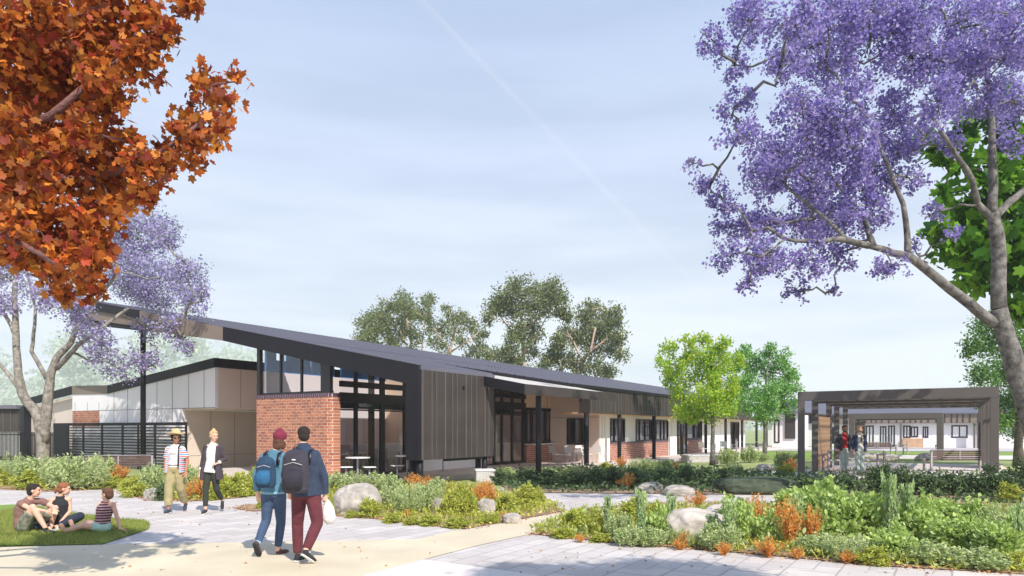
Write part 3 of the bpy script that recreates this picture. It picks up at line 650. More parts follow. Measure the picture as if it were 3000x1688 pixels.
# ------------------------------------------------------------------ trees
def tree(name, label, base, trunks, cs, dens, lsize, lmat, bark, tmpl=T_QUAD, sub=9, sig=.24, r0=.05, per=3, up=None, spread=1.0, group=None, amp=.05):
    b = Vector((base[0], base[1], 0)); t = thing(name, label, 'tree', b, 0, group)
    mb = MB(); nodes = []
    for path, r in trunks:
        P = [Vector(p) - b for p in path]; Q = []
        for i in range(len(P) - 1):
            for k in range(3):
                q = P[i].lerp(P[i + 1], k / 3)
                if k: q += Vector([random.gauss(0, .012 * (P[i + 1] - P[i]).length) for _ in range(3)])
                Q.append(q)
        Q.append(P[-1]); n = len(Q)
        rr = [r[0] + (r[1] - r[0]) * i / (n - 1) for i in range(n)]
        if P[0].z < .3: rr[0] *= 1.35
        mb.tube(Q, rr, 10); nodes += Q[n // 4:] if P[0].z < .3 else Q
    mb.build('trunk', bark, t, smooth=True)
    C = [(tuple(Vector(c) - b), r) for c, r in cs]
    bm_ = MB(); limbs(bm_, nodes, C, r0, per, amp); bm_.build('branches', bark, t, smooth=True)
    P = cluster_pts(C, dens, sub, sig)
    leaves('crown', P, lsize, lmat, tmpl, up=up, spread=spread, parent=t)
    return t
def px_clusters(L, Y, dj, flat=1):
    return [(tuple(at(x, y, Y + RNG.uniform(-dj, dj))), r * Y / FOC) for x, y, r in L]

# large jacaranda on the right
JR = [(2090,120,60),(2150,190,65),(2200,60,95),(2330,70,90),(2320,180,85),(2420,60,100),(2420,200,100),(2550,120,120),(2540,20,110),(2690,60,120),(2670,170,110),(2830,60,120),(2800,180,100),(2960,40,110),(2940,180,110),
 (2150,320,65),(2180,400,75),(2270,440,85),(2240,520,85),(2070,545,50),(2030,480,28),(2120,590,55),(2350,320,95),(2370,430,100),(2370,530,100),(2480,330,100),(2500,440,100),(2520,540,90),(2620,330,90),(2640,440,80),(2750,300,90),
 (2870,300,80),(2970,300,80),(2180,660,75),(2140,750,60),(2260,640,80),(2250,740,80),(2190,840,40),(2380,640,95),(2380,760,70),(2470,640,80),(2460,740,70),(2560,620,70),(2610,780,55),(2590,540,70),(2690,520,55),(2710,400,60),(2790,420,50),(2740,620,38),(2330,850,50),(2440,850,28),(2680,720,30),(2790,690,30),(2100,660,35),(2970,420,60)]
YJ = 15.0
cl = []
for x, y, r in JR:
    cl.append((tuple(at(x, y, YJ + RNG.uniform(-1.8, 1.8))), r * YJ / FOC * .95))
    if r > 75: cl.append((tuple(at(x + RNG.uniform(-30, 30), y + RNG.uniform(-30, 30), YJ + RNG.uniform(1.5, 4))), r * YJ / FOC * .9))
tr = [([at(3085, 1500, YJ), at(3050, 1330, YJ), at(2999, 1150, YJ), at(2948, 990, YJ), at(2926, 905, YJ)], (.25, .16)),
      ([at(2926, 905, YJ), at(2922, 693, YJ), at(2907, 625, YJ)], (.15, .125)), ([at(2907, 635, YJ), at(2908, 500, YJ), at(2895, 300, YJ), at(2885, 100, YJ)], (.10, .04)),
      ([at(2905, 640, YJ), at(2864, 597, YJ), at(2849, 529, YJ - .3), at(2780, 420, YJ - .6), at(2700, 300, YJ - .8)], (.08, .03)), ([at(2910, 640, YJ), at(2960, 590, YJ), at(3010, 550, YJ), at(3060, 430, YJ)], (.09, .05)),
      ([at(2916, 950, YJ), at(2811, 867, YJ), at(2738, 809, YJ - .2), at(2670, 756, YJ - .4), at(2593, 732, YJ - .6), at(2545, 720, YJ - .7)], (.115, .06)),
      ([at(2545, 720, YJ - .7), at(2460, 700, YJ - .8), at(2400, 708, YJ - 1), at(2300, 700, YJ - 1)], (.07, .03)), ([at(2661, 750, YJ - .4), at(2657, 680, YJ - .4), at(2646, 597, YJ - .5), at(2600, 480, YJ - .5), at(2540, 350, YJ)], (.07, .03)),
      ([at(2560, 722, YJ - .7), at(2540, 660, YJ - .5), at(2500, 600, YJ), at(2420, 500, YJ)], (.06, .03)), ([at(2480, 705, YJ - .8), at(2420, 640, YJ - .5), at(2300, 540, YJ)], (.05, .025))]
bj = G(3085, 1500); bj = Vector((bj.x * YJ / bj.y, YJ, 0)); tr[0][0][0] = bj
tree('jacaranda_tree', 'huge jacaranda with dense purple blossom filling the upper right', bj, tr, cl, 2500, .058, lf_jac, m_bark, T_BLOB, sub=20, sig=.14, r0=.045, per=7)
# left jacaranda
JL = [(430,600,48),(400,680,85),(470,690,70),(230,800,60),(550,790,60),(560,890,55),(300,700,90),(430,960,40),(520,950,60),(200,700,90),(100,720,90),(10,780,70),(120,850,70),(220,890,70),(300,990,45),(20,890,40),(430,1050,55),(345,1080,50),(545,1015,32),(290,1030,45),(250,970,45),(10,680,80),(590,850,30),(-80,800,100)]
YL = 27.0
cl = [(tuple(at(x, y, YL + RNG.uniform(-1.8, 1.8))), r * YL / FOC) for x, y, r in JL] + [(tuple(at(x, y, 35.5 + RNG.uniform(-.8, .8))), r * 35 / FOC) for x, y, r in [(340,770,70),(400,800,75),(470,800,80),(540,830,55),(380,850,70),(460,870,70)]]
bl = Vector(((124 - 1500) / FOC * YL, YL, 0))
tr = [([bl, at(125, 1290, YL), at(113, 1226, YL), at(65, 1152, YL), at(53, 1092, YL), at(47, 982, YL), at(42, 870, YL), at(60, 740, YL)], (.24, .07)),
      ([at(128, 1300, YL), at(139, 1181, YL), at(148, 1098, YL), at(166, 1048, YL), at(208, 1003, YL), at(228, 950, YL), at(330, 820, YL)], (.20, .06)),
      ([at(137, 1110, YL), at(110, 1060, YL), at(92, 1030, YL), at(101, 959, YL), at(104, 900, YL), at(80, 800, YL)], (.09, .04)),
      ([at(66, 1150, YL), at(20, 1090, YL), at(-40, 1030, YL)], (.09, .05)), ([at(50, 990, YL), at(25, 940, YL), at(0, 905, YL)], (.09, .05)), ([at(165, 1080, YL), at(230, 1010, YL - .5), at(300, 960, YL - .5), at(380, 900, YL)], (.10, .05))]
tree('jacaranda_tree', 'pale lilac jacaranda with two grey trunks, behind the orange maple', bl, tr, cl, 1300, .082, lf_jac2, m_bark_l, T_BLOB, sub=20, sig=.2, r0=.06, per=5)

# orange maple, foreground left
MP = [(60,60,150),(200,60,120),(320,60,110),(420,40,100),(480,90,55),(560,10,50),(120,200,130),(260,180,110),(380,150,90),(60,320,130),(200,310,110),(310,270,80),(350,300,40),(430,150,45),(80,440,130),(220,420,100),(30,560,120),(150,560,120),(270,540,90),(360,500,75),(250,400,55),(350,420,50),(420,470,60),(480,460,65),(540,440,65),(600,420,55),(640,350,50),(580,330,45),(530,370,50),(620,260,55),(580,240,25),(700,230,32),(670,300,35),(380,410,30),(120,680,120),(240,660,90),(330,620,60),(400,580,50),(250,760,70),(150,800,60),(300,720,45),(190,850,40),(270,840,50),(20,740,60),(120,760,60),(590,190,14),(470,520,35),(350,570,45),(10,200,140)]
YM = 6.5
cl = [(tuple(at(x, y, YM + RNG.uniform(-.6, .6))), r * YM / FOC) for x, y, r in MP]
bmap = Vector((-7.2, YM, 0))
tr = [([bmap, (-7.1, YM, 1.6), (-7.0, YM, 2.8), (-6.8, YM + .1, 4.4), (-6.6, YM, 6.5)], (.26, .10)),
      ([(-7.0, YM, 2.5), at(-60, 640, YM), at(60, 585, YM), at(170, 540, YM), at(330, 505, YM), at(430, 480, YM), at(600, 350, YM)], (.07, .015)),
      ([(-7.0, YM, 3.2), at(-100, 500, YM), at(60, 510, YM - .2), at(180, 520, YM - .2), at(300, 530, YM)], (.06, .02)),
      ([(-7.0, YM, 2.7), at(-100, 650, YM - .8), at(20, 690, YM - .8), at(120, 745, YM - .8), at(180, 790, YM - .6)], (.034, .015)),
      ([(-6.8, YM, 4.2), at(-80, 420, YM), at(150, 340, YM - .3), at(240, 260, YM - .3), at(420, 120, YM)], (.06, .015)), ([(-6.7, YM, 5.4), at(0, 100, YM), at(300, 20, YM)], (.05, .02))]
tree('maple_tree', 'orange autumn maple reaching in from the upper left corner of the picture', bmap, tr, cl, 3900, .072, lf_maple, m_mapbark, T_MAPLE, sub=14, sig=.22, r0=.02, per=2)
# green broad leaf maple behind the jacaranda trunk
GM = [(2990,430,70),(2900,520,70),(2980,560,70),(2800,470,50),(2860,640,70),(2960,680,80),(2780,560,30),(2760,690,50),(2820,720,60),(2900,760,70),(2850,820,45),(2980,820,60),(2980,900,40),(2720,430,30),(2840,380,50),(2940,330,60),(3080,600,120),(3080,800,120)]
YG = 19.0
cl = [(tuple(at(x, y, YG + RNG.uniform(-1, 1))), r * YG / FOC) for x, y, r in GM]
bg_ = Vector(((3160 - 1500) / FOC * YG, YG, 0))
tree('maple_tree', 'bright green maple with very broad leaves behind the jacaranda trunk at the right', bg_, [([bg_, at(3140, 1000, YG), at(3060, 700, YG), at(2960, 500, YG)], (.2, .06))], cl, 340, .32, lf_gmaple, m_bark_d, T_MAPLE, sub=8, sig=.3, r0=.04, per=1)
# dense green tree far right
DT = [(2900,960,55),(2870,1010,50),(2960,1000,60),(2880,1090,50),(2950,1100,60),(2870,1160,30),(2940,1190,55),(2980,1250,50),(3030,1050,80),(3040,1180,80),(2970,920,50),(2925,1240,30),(2840,1040,22)]
YD = 34.0
cl = [(tuple(at(x, y, YD + RNG.uniform(-1.5, 1.5))), r * YD / FOC) for x, y, r in DT]
bd = Vector(((2985 - 1500) / FOC * YD, YD, 0))
tree('leafy_tree', 'dense small leaved green tree beyond the right end of the near pergola', bd, [([bd, at(2985, 1200, YD), at(2975, 1050, YD), at(2960, 940, YD)], (.2, .06))], cl, 1500, .14, lf_gtree, m_bark_d, T_QUAD, sub=14, sig=.25, r0=.05, per=2)
# two young trees in the middle
TA = [(2060,1000,32),(2110,1010,30),(2030,1050,45),(2090,1050,50),(2140,1060,35),(1960,1030,30),(1990,1080,42),(1940,1060,22),(2060,1110,55),(2120,1110,45),(1990,1140,45),(2070,1165,50),(2130,1160,42),(2010,1190,38),(1965,1110,32),(2070,1210,40),(2120,1205,32),(2030,1230,22),(2020,1000,25),(1998,1215,30)]
YA = 34.5
cl = [(tuple(at(x, y, YA + RNG.uniform(-1.3, 1.3))), r * YA / FOC) for x, y, r in TA]
ba = Vector(((2087 - 1500) / FOC * YA, YA, 0))
tree('young_tree', 'young lime and yellow green tree with slim trunk in front of the classroom facade', ba, [([ba, at(2087, 1290, YA), at(2088, 1200, YA), at(2085, 1100, YA), at(2080, 1020, YA)], (.12, .04))], cl, 1700, .13, lf_lime, m_bark, T_OVAL, sub=12, sig=.22, r0=.04, per=3, up=(0, 0, .5))
TB = [(2260,1025,28),(2215,1050,35),(2290,1060,35),(2190,1090,40),(2250,1090,45),(2310,1100,38),(2180,1140,42),(2240,1150,50),(2300,1150,40),(2335,1140,20),(2200,1190,40),(2260,1200,45),(2310,1195,28),(2170,1190,30),(2230,1225,28),(2180,1030,22),(2330,1180,18),(2150,1070,26),(2152,1120,30),(2150,1165,30),(2165,1040,20)]
YB = 42.0
cl = [(tuple(at(x, y, YB + RNG.uniform(-1.5, 1.5))), r * YB / FOC) for x, y, r in TB]
bb = Vector(((2241 - 1500) / FOC * YB, YB, 0))
tree('young_tree', 'mid green young tree standing just left of the near pergola', bb, [([bb, at(2241, 1280, YB), at(2240, 1180, YB), at(2250, 1060, YB)], (.13, .05))], cl, 1300, .14, lf_fresh, m_bark, T_OVAL, sub=12, sig=.22, r0=.05, per=3, up=(0, 0, .4))
# gum trees behind the hall
def gum(label, L, Y, tpath, dens=62, extra=()):
    cl = [(tuple(at(x, y, Y + RNG.uniform(-4, 4))), r * 1.12 * Y / FOC) for x, y, r in L]
    x0 = tpath[0][0]; b = Vector(((x0 - 1500) / FOC * Y, Y, 0))
    tr = [([b] + [at(x, y, Y) for x, y in tpath], (.24, .09))] + [([at(x, y, Y + RNG.uniform(-1, 1)) for x, y in e], (.11, .05)) for e in extra]
    tree('gum_tree', label, b, tr, cl, dens * 6, .26, lf_gum, m_gumbark, T_QUAD, sub=18, sig=.27, r0=.05, per=2, group='gum trees behind the hall', up=(0, 0, -.6))
gum('wide grey green gum tree behind the roof, leftmost of the gum trees', [(1075,965,35),(1060,1000,28),(1100,930,32),(1140,905,28),(1175,885,28),(1130,955,35),(1190,910,32),(1180,960,28),(1150,1000,30),(1090,1010,25),(1240,905,26),(1255,880,22),(1225,930,22),(1215,990,25),(1200,1030,22),(1255,930,18)], 75, [(1200, 1080), (1205, 1000), (1190, 930), (1180, 900)], 85, [[(1200, 1040), (1150, 1000), (1110, 950)], [(1236, 1060), (1238, 990), (1250, 910)], [(1190, 1010), (1160, 950), (1140, 920)]])
gum('sparse straggly gum tree with a bare orange brown trunk behind the roof', [(1310,905,16),(1320,930,24),(1350,925,20),(1290,960,26),(1330,970,28),(1375,950,22),(1395,970,24),(1420,980,14),(1270,1000,22),(1300,1020,20),(1390,1030,20),(1370,1045,14),(1410,1015,16),(1350,1000,20),(1265,960,20)], 78, [(1320, 1080), (1318, 1030), (1330, 980), (1345, 930)], 70, [[(1320, 1040), (1290, 990), (1270, 960)], [(1322, 1030), (1370, 1000), (1400, 975)]])
gum('tallest round crowned gum tree behind the middle of the roof', [(1500,845,30),(1530,835,28),(1570,840,28),(1610,845,30),(1640,870,30),(1470,870,28),(1445,905,28),(1430,930,22),(1490,900,32),(1545,890,36),(1600,900,34),(1650,910,26),(1665,930,18),(1560,940,26),(1510,960,28),(1540,990,30),(1500,1010,28),(1550,1030,26),(1440,1040,20),(1475,1050,25),(1500,1060,30),(1420,1030,18),(1520,1070,30),(1575,980,22)], 70, [(1535, 1090), (1533, 1000), (1528, 930), (1540, 880)], 95, [[(1533, 990), (1490, 960), (1460, 920)], [(1535, 970), (1580, 930), (1610, 890)], [(1530, 1040), (1570, 990), (1600, 930)]])
gum('drooping gum tree with leaning pale trunk, rightmost of the gum trees', [(1720,905,22),(1745,900,22),(1770,925,26),(1800,910,22),(1815,935,18),(1710,940,28),(1750,960,36),(1790,970,34),(1820,985,24),(1700,990,32),(1740,1010,36),(1800,1020,28),(1825,1040,18),(1660,980,26),(1640,1000,26),(1620,1030,26),(1640,1060,32),(1690,1060,36),(1740,1075,30),(1790,1085,22),(1770,1095,20),(1600,1070,28)], 68, [(1690, 1100), (1705, 1060), (1730, 1030), (1745, 960)], 95, [[(1705, 1060), (1680, 1000), (1660, 970)], [(1730, 1030), (1780, 990)]])

# ------------------------------------------------------------------ woodland far behind on the left, haze put into its leaf colour (a mass)
T_BLADE = ([(-.03, 0, 0), (.03, 0, 0), (.02, .6, .08), (0, 1, .22), (-.02, .6, .08)], [(0, 1, 2, 3, 4)])
def woods():
    P = []
    for i in range(120):
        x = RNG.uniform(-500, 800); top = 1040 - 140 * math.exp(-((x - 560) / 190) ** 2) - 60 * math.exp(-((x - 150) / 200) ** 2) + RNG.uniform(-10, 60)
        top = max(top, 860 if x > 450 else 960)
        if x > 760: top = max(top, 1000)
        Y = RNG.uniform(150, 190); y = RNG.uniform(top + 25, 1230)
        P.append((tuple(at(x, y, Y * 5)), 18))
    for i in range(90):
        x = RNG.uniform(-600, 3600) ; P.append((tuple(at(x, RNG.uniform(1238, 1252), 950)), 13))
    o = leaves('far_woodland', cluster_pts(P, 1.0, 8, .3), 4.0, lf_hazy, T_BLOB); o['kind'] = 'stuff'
woods()

# ------------------------------------------------------------------ shrubs
def shrub_mesh(kind, seed):
    """unit shrub: about 1 wide, 1 high, standing on z=0"""
    global RNG; RNG = np.random.default_rng(seed)
    def dome(n, ns, sg, tall=1.0, low=.1):
        d = norm(RNG.normal(size=(ns, 3))); d[:, 2] = np.abs(d[:, 2]); rr = RNG.uniform(.55, 1, (ns, 1)) * RNG.uniform(.75, 1.12, (ns, 1))
        c = d * rr * np.array([.42, .42, .84 * tall]); c[:, 2] += low * .5
        k = RNG.integers(0, ns, n); p = c[k] + RNG.normal(size=(n, 3)) * sg; p[:, 2] = np.abs(p[:, 2]) * 1.0
        return p
    if kind == 'grey':
        ns = 90; a = RNG.uniform(0, 6.283, ns); r = np.sqrt(RNG.uniform(0, 1, ns)) * .36; L = RNG.uniform(.55, 1.02, ns) * (1 - .35 * (r / .36) ** 2)
        k = RNG.integers(0, ns, 3400); t = RNG.uniform(.12, 1, 3400) ** .8
        out = 1 + .45 * t
        P = np.stack([np.cos(a[k]) * r[k] * out, np.sin(a[k]) * r[k] * out, L[k] * t], 1) + RNG.normal(size=(3400, 3)) * .022
        up = np.stack([np.cos(a[k]) * .5, np.sin(a[k]) * .5, np.full(3400, .9)], 1)
        return leaves('foliage', P, .088, lf_grey, T_THIN if seed % 2 else T_QUAD, up=up, spread=.75)
    if kind == 'yellow': P = dome(3000, 70, .05); return leaves('foliage', P, .072, lf_yel, T_OVAL, up=norm(P + [0, 0, .3]) * .6, spread=.9)
    if kind == 'orange':
        ns = 34; a = RNG.uniform(0, 6.283, ns); sp_ = RNG.uniform(.05, .55, ns); L = RNG.uniform(.55, 1.08, ns); k = RNG.integers(0, ns, 2200); t = RNG.uniform(.1, 1, 2200)
        P = np.stack([np.cos(a[k]) * sp_[k] * t * .95, np.sin(a[k]) * sp_[k] * t * .95, L[k] * t * (1 - .35 * sp_[k])], 1) + RNG.normal(size=(2200, 3)) * .026
        return leaves('foliage', P, .066, lf_org, T_QUAD, up=np.tile([0, 0, .7], (2200, 1)), spread=.8)
    if kind == 'broad': P = dome(2000, 80, .07, 1.05); return leaves('foliage', P, .115, lf_big, T_OVAL, up=norm(P + [0, 0, .5]) * 1.0, spread=.7)
    if kind == 'plume':
        ns = 11; a = RNG.uniform(0, 6.283, ns); sp_ = RNG.uniform(.05, .3, ns); L = RNG.uniform(.6, 1.02, ns); k = RNG.integers(0, ns, 2600); t = RNG.uniform(.05, 1, 2600)
        P = np.stack([np.cos(a[k]) * sp_[k] * t, np.sin(a[k]) * sp_[k] * t, L[k] * t], 1) + RNG.normal(size=(2600, 3)) * (.055 * (1.15 - t))[:, None]
        return leaves('foliage', P, .085, lf_plume, T_QUAD, up=np.tile([0, 0, 1.1], (2600, 1)), spread=.6)
    if kind == 'dark':
        P = dome(2800, 70, .055, .98); n = len(P); mi = np.zeros(n, int)
        return leaves('foliage', P, .08, None, T_OVAL, up=norm(P + [0, 0, .3]) * .6, spread=.9, mats=[lf_dark, lf_flower], midx=mi)
    if kind == 'flower':
        P = dome(2600, 70, .055, .98); mi = np.zeros(2600, int); top = P[:, 2] > .6; mi[top & (RNG.uniform(size=2600) < .13)] = 1
        return leaves('foliage', P, .075, None, T_OVAL, up=norm(P + [0, 0, .3]) * .6, spread=.9, mats=[lf_dark, lf_flower], midx=mi)
def stems_mesh(seed):
    random.seed(seed); mb = MB()
    for _ in range(9):
        a = random.uniform(0, 6.28); r = random.uniform(.1, .33)
        mb.tube(wob((math.cos(a) * .04, math.sin(a) * .04, 0), (math.cos(a) * r, math.sin(a) * r, random.uniform(.45, .8)), 3, .06), [.018, .014, .01, .006], 4)
    return mb.build('stems', m_bark_d)
PROTO = {}
for i, k in enumerate(('grey', 'yellow', 'orange', 'broad', 'plume', 'dark', 'flower')):
    for j in range(3):
        f_ = shrub_mesh(k, 100 + i * 10 + j); s_ = stems_mesh(500 + i * 10 + j); PROTO[k, j] = (f_.data, s_.data); bpy.data.objects.remove(f_); bpy.data.objects.remove(s_)
RNG = np.random.default_rng(99); random.seed(99)
DESC = dict(grey='grey green shrub', yellow='yellow green shrub', orange='orange spiky shrub', broad='broad leaved green shrub', plume='tall feathery shrub', dark='dark green shrub', flower='white flowered shrub')
ORD = ['first', 'second', 'third', 'fourth', 'fifth', 'sixth', 'seventh', 'eighth', 'ninth', 'tenth', 'eleventh', 'twelfth', 'thirteenth', 'fourteenth', 'fifteenth', 'sixteenth', 'seventeenth', 'eighteenth', 'nineteenth', 'twentieth']
def bed(where, group, L):
    """L: kind, x, y of the foot, width, height in photo pixels"""
    cnt = {}
    for q in L: cnt[q[0]] = cnt.get(q[0], 0) + 1
    seen = {}
    for k, x, y, wd, hh in sorted(L, key=lambda q: (q[1], q[2])):
        s = seen.get(k, 0); seen[k] = s + 1
        lab = ('only ' if cnt[k] == 1 else ORD[s] + ' ') + DESC[k] + (' ' if cnt[k] == 1 else ' from left ') + where
        p = G(x, y); pm = ppm(y)
        t = thing('garden_shrub', lab, 'shrub', p, random.uniform(0, 6.28), group)
        f_, s_ = PROTO[k, random.randrange(3)]; sw = wd / pm * 1.06; sh_ = hh / pm
        t.scale = (sw, sw, sh_)
        link('foliage', f_, t); link('stems', s_, t)
bed('in the bed below the slatted screen', 'shrubs in the bed below the slatted screen', [
 ('yellow',-10,1424,80,70),('grey',45,1418,110,90),('grey',105,1420,100,88),('yellow',80,1434,95,62),('grey',160,1430,90,95),('grey',205,1436,110,110),('grey',262,1434,105,105),('grey',298,1414,70,88),('yellow',300,1432,90,40),('yellow',335,1426,50,36),('orange',350,1414,70,52),('grey',20,1400,70,50),('yellow',-90,1430,120,80)])
bed('in the bed behind the two strollers', 'shrubs in the bed behind the strollers', [
 ('yellow',388,1456,88,70),('grey',455,1448,80,95),('dark',475,1466,62,56),('grey',545,1450,70,100),('grey',575,1446,60,84),('orange',590,1463,80,72),('orange',548,1466,50,48),('yellow',655,1458,80,85),('yellow',705,1456,80,92),('yellow',745,1452,70,88),('grey',425,1444,40,60),('yellow',620,1466,60,50),('grey',505,1452,50,70)])
bed('in the bed before the cafe glass', 'shrubs in the bed in front of the cafe', [
 ('grey',985,1440,80,62),('grey',1040,1436,90,58),('grey',1095,1432,80,52),('grey',1140,1445,70,60),('dark',1150,1415,40,40),('yellow',1085,1516,78,66),('yellow',1030,1518,42,28),('grey',1150,1490,80,80),('grey',1195,1508,95,100),('grey',1250,1500,90,96),('orange',1210,1432,56,46),('orange',1255,1430,36,38),
 ('grey',1280,1440,50,44),('yellow',1320,1508,70,80),('yellow',1365,1512,85,92),('orange',1405,1478,60,72),('orange',1440,1474,44,50),('yellow',1350,1470,60,64),('yellow',1490,1500,90,70),('yellow',1545,1488,80,84),('yellow',1575,1478,50,60),('yellow',1150,1532,70,38),('yellow',1260,1540,80,42),('yellow',1340,1546,90,36),('yellow',1430,1534,80,34),('yellow',1205,1538,60,32),('orange',1480,1520,34,26),('orange',1230,1450,70,52),('orange',1425,1462,60,60),('orange',1190,1520,34,28)])
bed('in the wide foreground bed', 'shrubs in the wide foreground bed', [
 ('yellow',1690,1562,105,92),('yellow',1740,1568,70,84),('plume',1778,1572,50,118),('grey',1815,1586,70,90),('yellow',1860,1530,110,92),('yellow',1920,1526,70,70),('plume',1880,1590,80,150),('broad',1930,1588,90,110),('plume',1965,1580,60,132),('grey',1905,1600,90,60),('grey',1840,1600,80,62),('yellow',1650,1576,90,38),('yellow',1760,1588,80,34),
 ('orange',2040,1490,70,50),('orange',2020,1514,40,34),('orange',2010,1604,56,46),('grey',2030,1606,50,50),('plume',2135,1606,90,140),('grey',2110,1612,110,90),('broad',2180,1596,80,110),('orange',2225,1566,74,118),('broad',2250,1600,90,110),('orange',2312,1610,90,150),('orange',2375,1600,70,120),('orange',2250,1634,90,60),('orange',2335,1640,50,40),('orange',2195,1540,50,80),('grey',1985,1598,80,56),('plume',2085,1600,60,90),('orange',2285,1560,60,90),('orange',1990,1612,50,34),('orange',1700,1590,40,26),('orange',2480,1652,60,40),('orange',2120,1628,60,40),
 ('broad',2330,1530,130,110),('broad',2390,1560,160,150),('broad',2460,1590,150,150),('broad',2540,1590,170,165),('plume',2610,1604,100,210),('plume',2660,1600,80,180),('broad',2700,1600,150,150),('broad',2620,1640,150,110),('grey',2480,1640,150,80),('broad',2790,1622,150,110),('broad',2850,1630,140,110),
 ('broad',2930,1646,150,130),('plume',2990,1650,70,180),('grey',2720,1652,150,70),('grey',2860,1666,150,66),('yellow',2960,1670,110,60),('orange',2910,1520,50,40),('broad',3060,1640,160,160),('broad',2760,1560,150,110),('broad',2850,1570,140,110),('grey',2940,1580,140,110),('broad',2420,1530,150,130),('plume',2330,1600,70,150),('broad',2160,1570,110,110),('broad',2990,1600,120,110),('yellow',2900,1540,120,60),('dark',2740,1530,110,60),('grey',2390,1628,100,70),('yellow',2560,1655,110,60)])
bed('in the shaded hedge by the verandah', 'shrubs of the shaded hedge', [
 ('grey',1480,1404,60,40),('dark',1470,1420,80,44),('dark',1545,1424,90,52),('dark',1610,1426,90,58),('dark',1675,1428,90,56),('dark',1740,1430,90,62),('dark',1800,1430,90,68),('dark',1862,1430,90,64),('orange',1838,1436,60,50),('grey',1600,1398,60,30),('grey',1680,1396,60,34),('dark',1945,1420,80,52),('dark',2010,1420,70,60),('dark',2068,1426,80,66),('dark',2115,1424,60,58)])
bed('in the hedge before the near pergola', 'shrubs of the flowering hedge', [
 ('dark',2390,1436,110,48),('dark',2470,1436,100,50),('dark',2350,1430,70,46),('dark',2575,1446,90,92),('flower',2640,1450,110,98),('flower',2715,1452,110,94),('flower',2790,1452,110,96),('flower',2862,1454,110,92),('flower',2935,1456,110,94),('dark',2990,1452,90,120),('dark',2900,1440,70,90),('flower',2600,1432,60,86),('dark',3060,1470,120,110),('yellow',2960,1474,90,66)])
bed('in the bed along the classroom verandah', 'shrubs along the classroom verandah', [
 ('yellow',1776,1382,48,36),('orange',1820,1376,42,38),('grey',1862,1382,46,42),('grey',1900,1384,46,44),('grey',1945,1384,50,42),('orange',1984,1386,34,34),('grey',2010,1388,46,34),('grey',2135,1366,56,58),('grey',2150,1392,50,40),('grey',2196,1356,48,52),('grey',2232,1352,40,26),('yellow',2300,1392,58,40),('orange',2320,1384,46,44),('grey',2290,1372,40,56),('grey',2325,1350,50,30)])
t = thing('garden_shrub', 'lone small yellow green shrub on its own mulch patch beside the beanie wearer', 'shrub', G(768, 1492)); f_, s_ = PROTO['yellow', 1]; t.scale = (.3, .3, .42); link('foliage', f_, t); link('stems', s_, t)
# low ground cover under the shrubs and grass (uncountable)
def inpoly(p, poly):
    x, y = p; c = False
    for i in range(len(poly)):
        (x1, y1), (x2, y2) = poly[i], poly[i - 1]
        if (y1 > y) != (y2 > y) and x < (x2 - x1) * (y - y1) / (y2 - y1) + x1: c = not c
    return c
def scatter(polypx, n, xr=None):
    poly = [tuple(G(*q)[:2]) for q in polypx]; a = np.array(poly); lo, hi = a.min(0), a.max(0); o = []
    while len(o) < n:
        p = (random.uniform(lo[0], hi[0]), random.uniform(lo[1], hi[1]))
        if inpoly(p, poly): o.append(p)
    return np.array(o)
def cover(name, poly, n, size, mat, h=.08, tm=T_OVAL, up=.3):
    p = scatter(poly, n); P = np.column_stack([p, np.abs(RNG.normal(size=n)) * h + .02])
    o = leaves(name, P, size, mat, tm, up=np.tile([0, 0, up], (n, 1)), spread=.8); o['kind'] = 'stuff'
cover('ground_cover', BED_A, 5000, .09, lf_yel, .07); cover('ground_cover', BED_B, 4000, .09, lf_yel, .06); cover('ground_cover', BED_C, 7000, .08, lf_yel, .07)
BD2 = [(1553, 1566), (1779, 1590), (2200, 1625), (2604, 1662), (3000, 1686), (3100, 1690), (3100, 1500), (2500, 1490), (2000, 1490), (1700, 1500), (1620, 1530)]
cover('ground_cover', BD2, 11000, .07, lf_yel, .06); cover('ground_cover', BD2, 6000, .08, lf_grey, .08)
cover('ground_cover', BED_E, 6000, .12, lf_dark, .10); cover('ground_cover', BED_F, 9000, .12, lf_dark, .10)
for poly_, n_ in ((BD2, 6500), (BED_C, 3500), (BED_B, 1600), (BED_A, 1500)): cover('tufted_grass', poly_, n_, .17, lf_yel, .03, T_BLADE, 1.6)
p = scatter(LAWN, 75000); P = np.column_stack([p, np.full(len(p), .018)]); k = P[:, 0] > -11
o = leaves('lawn_grass', P[k], .065, lf_grass, ([(-.07, 0, 0), (.07, 0, 0), (.0, 1, .12)], [(0, 1, 2)]), up=np.tile([0, 0, 1.5], (k.sum(), 1)), spread=.5); o['kind'] = 'stuff'

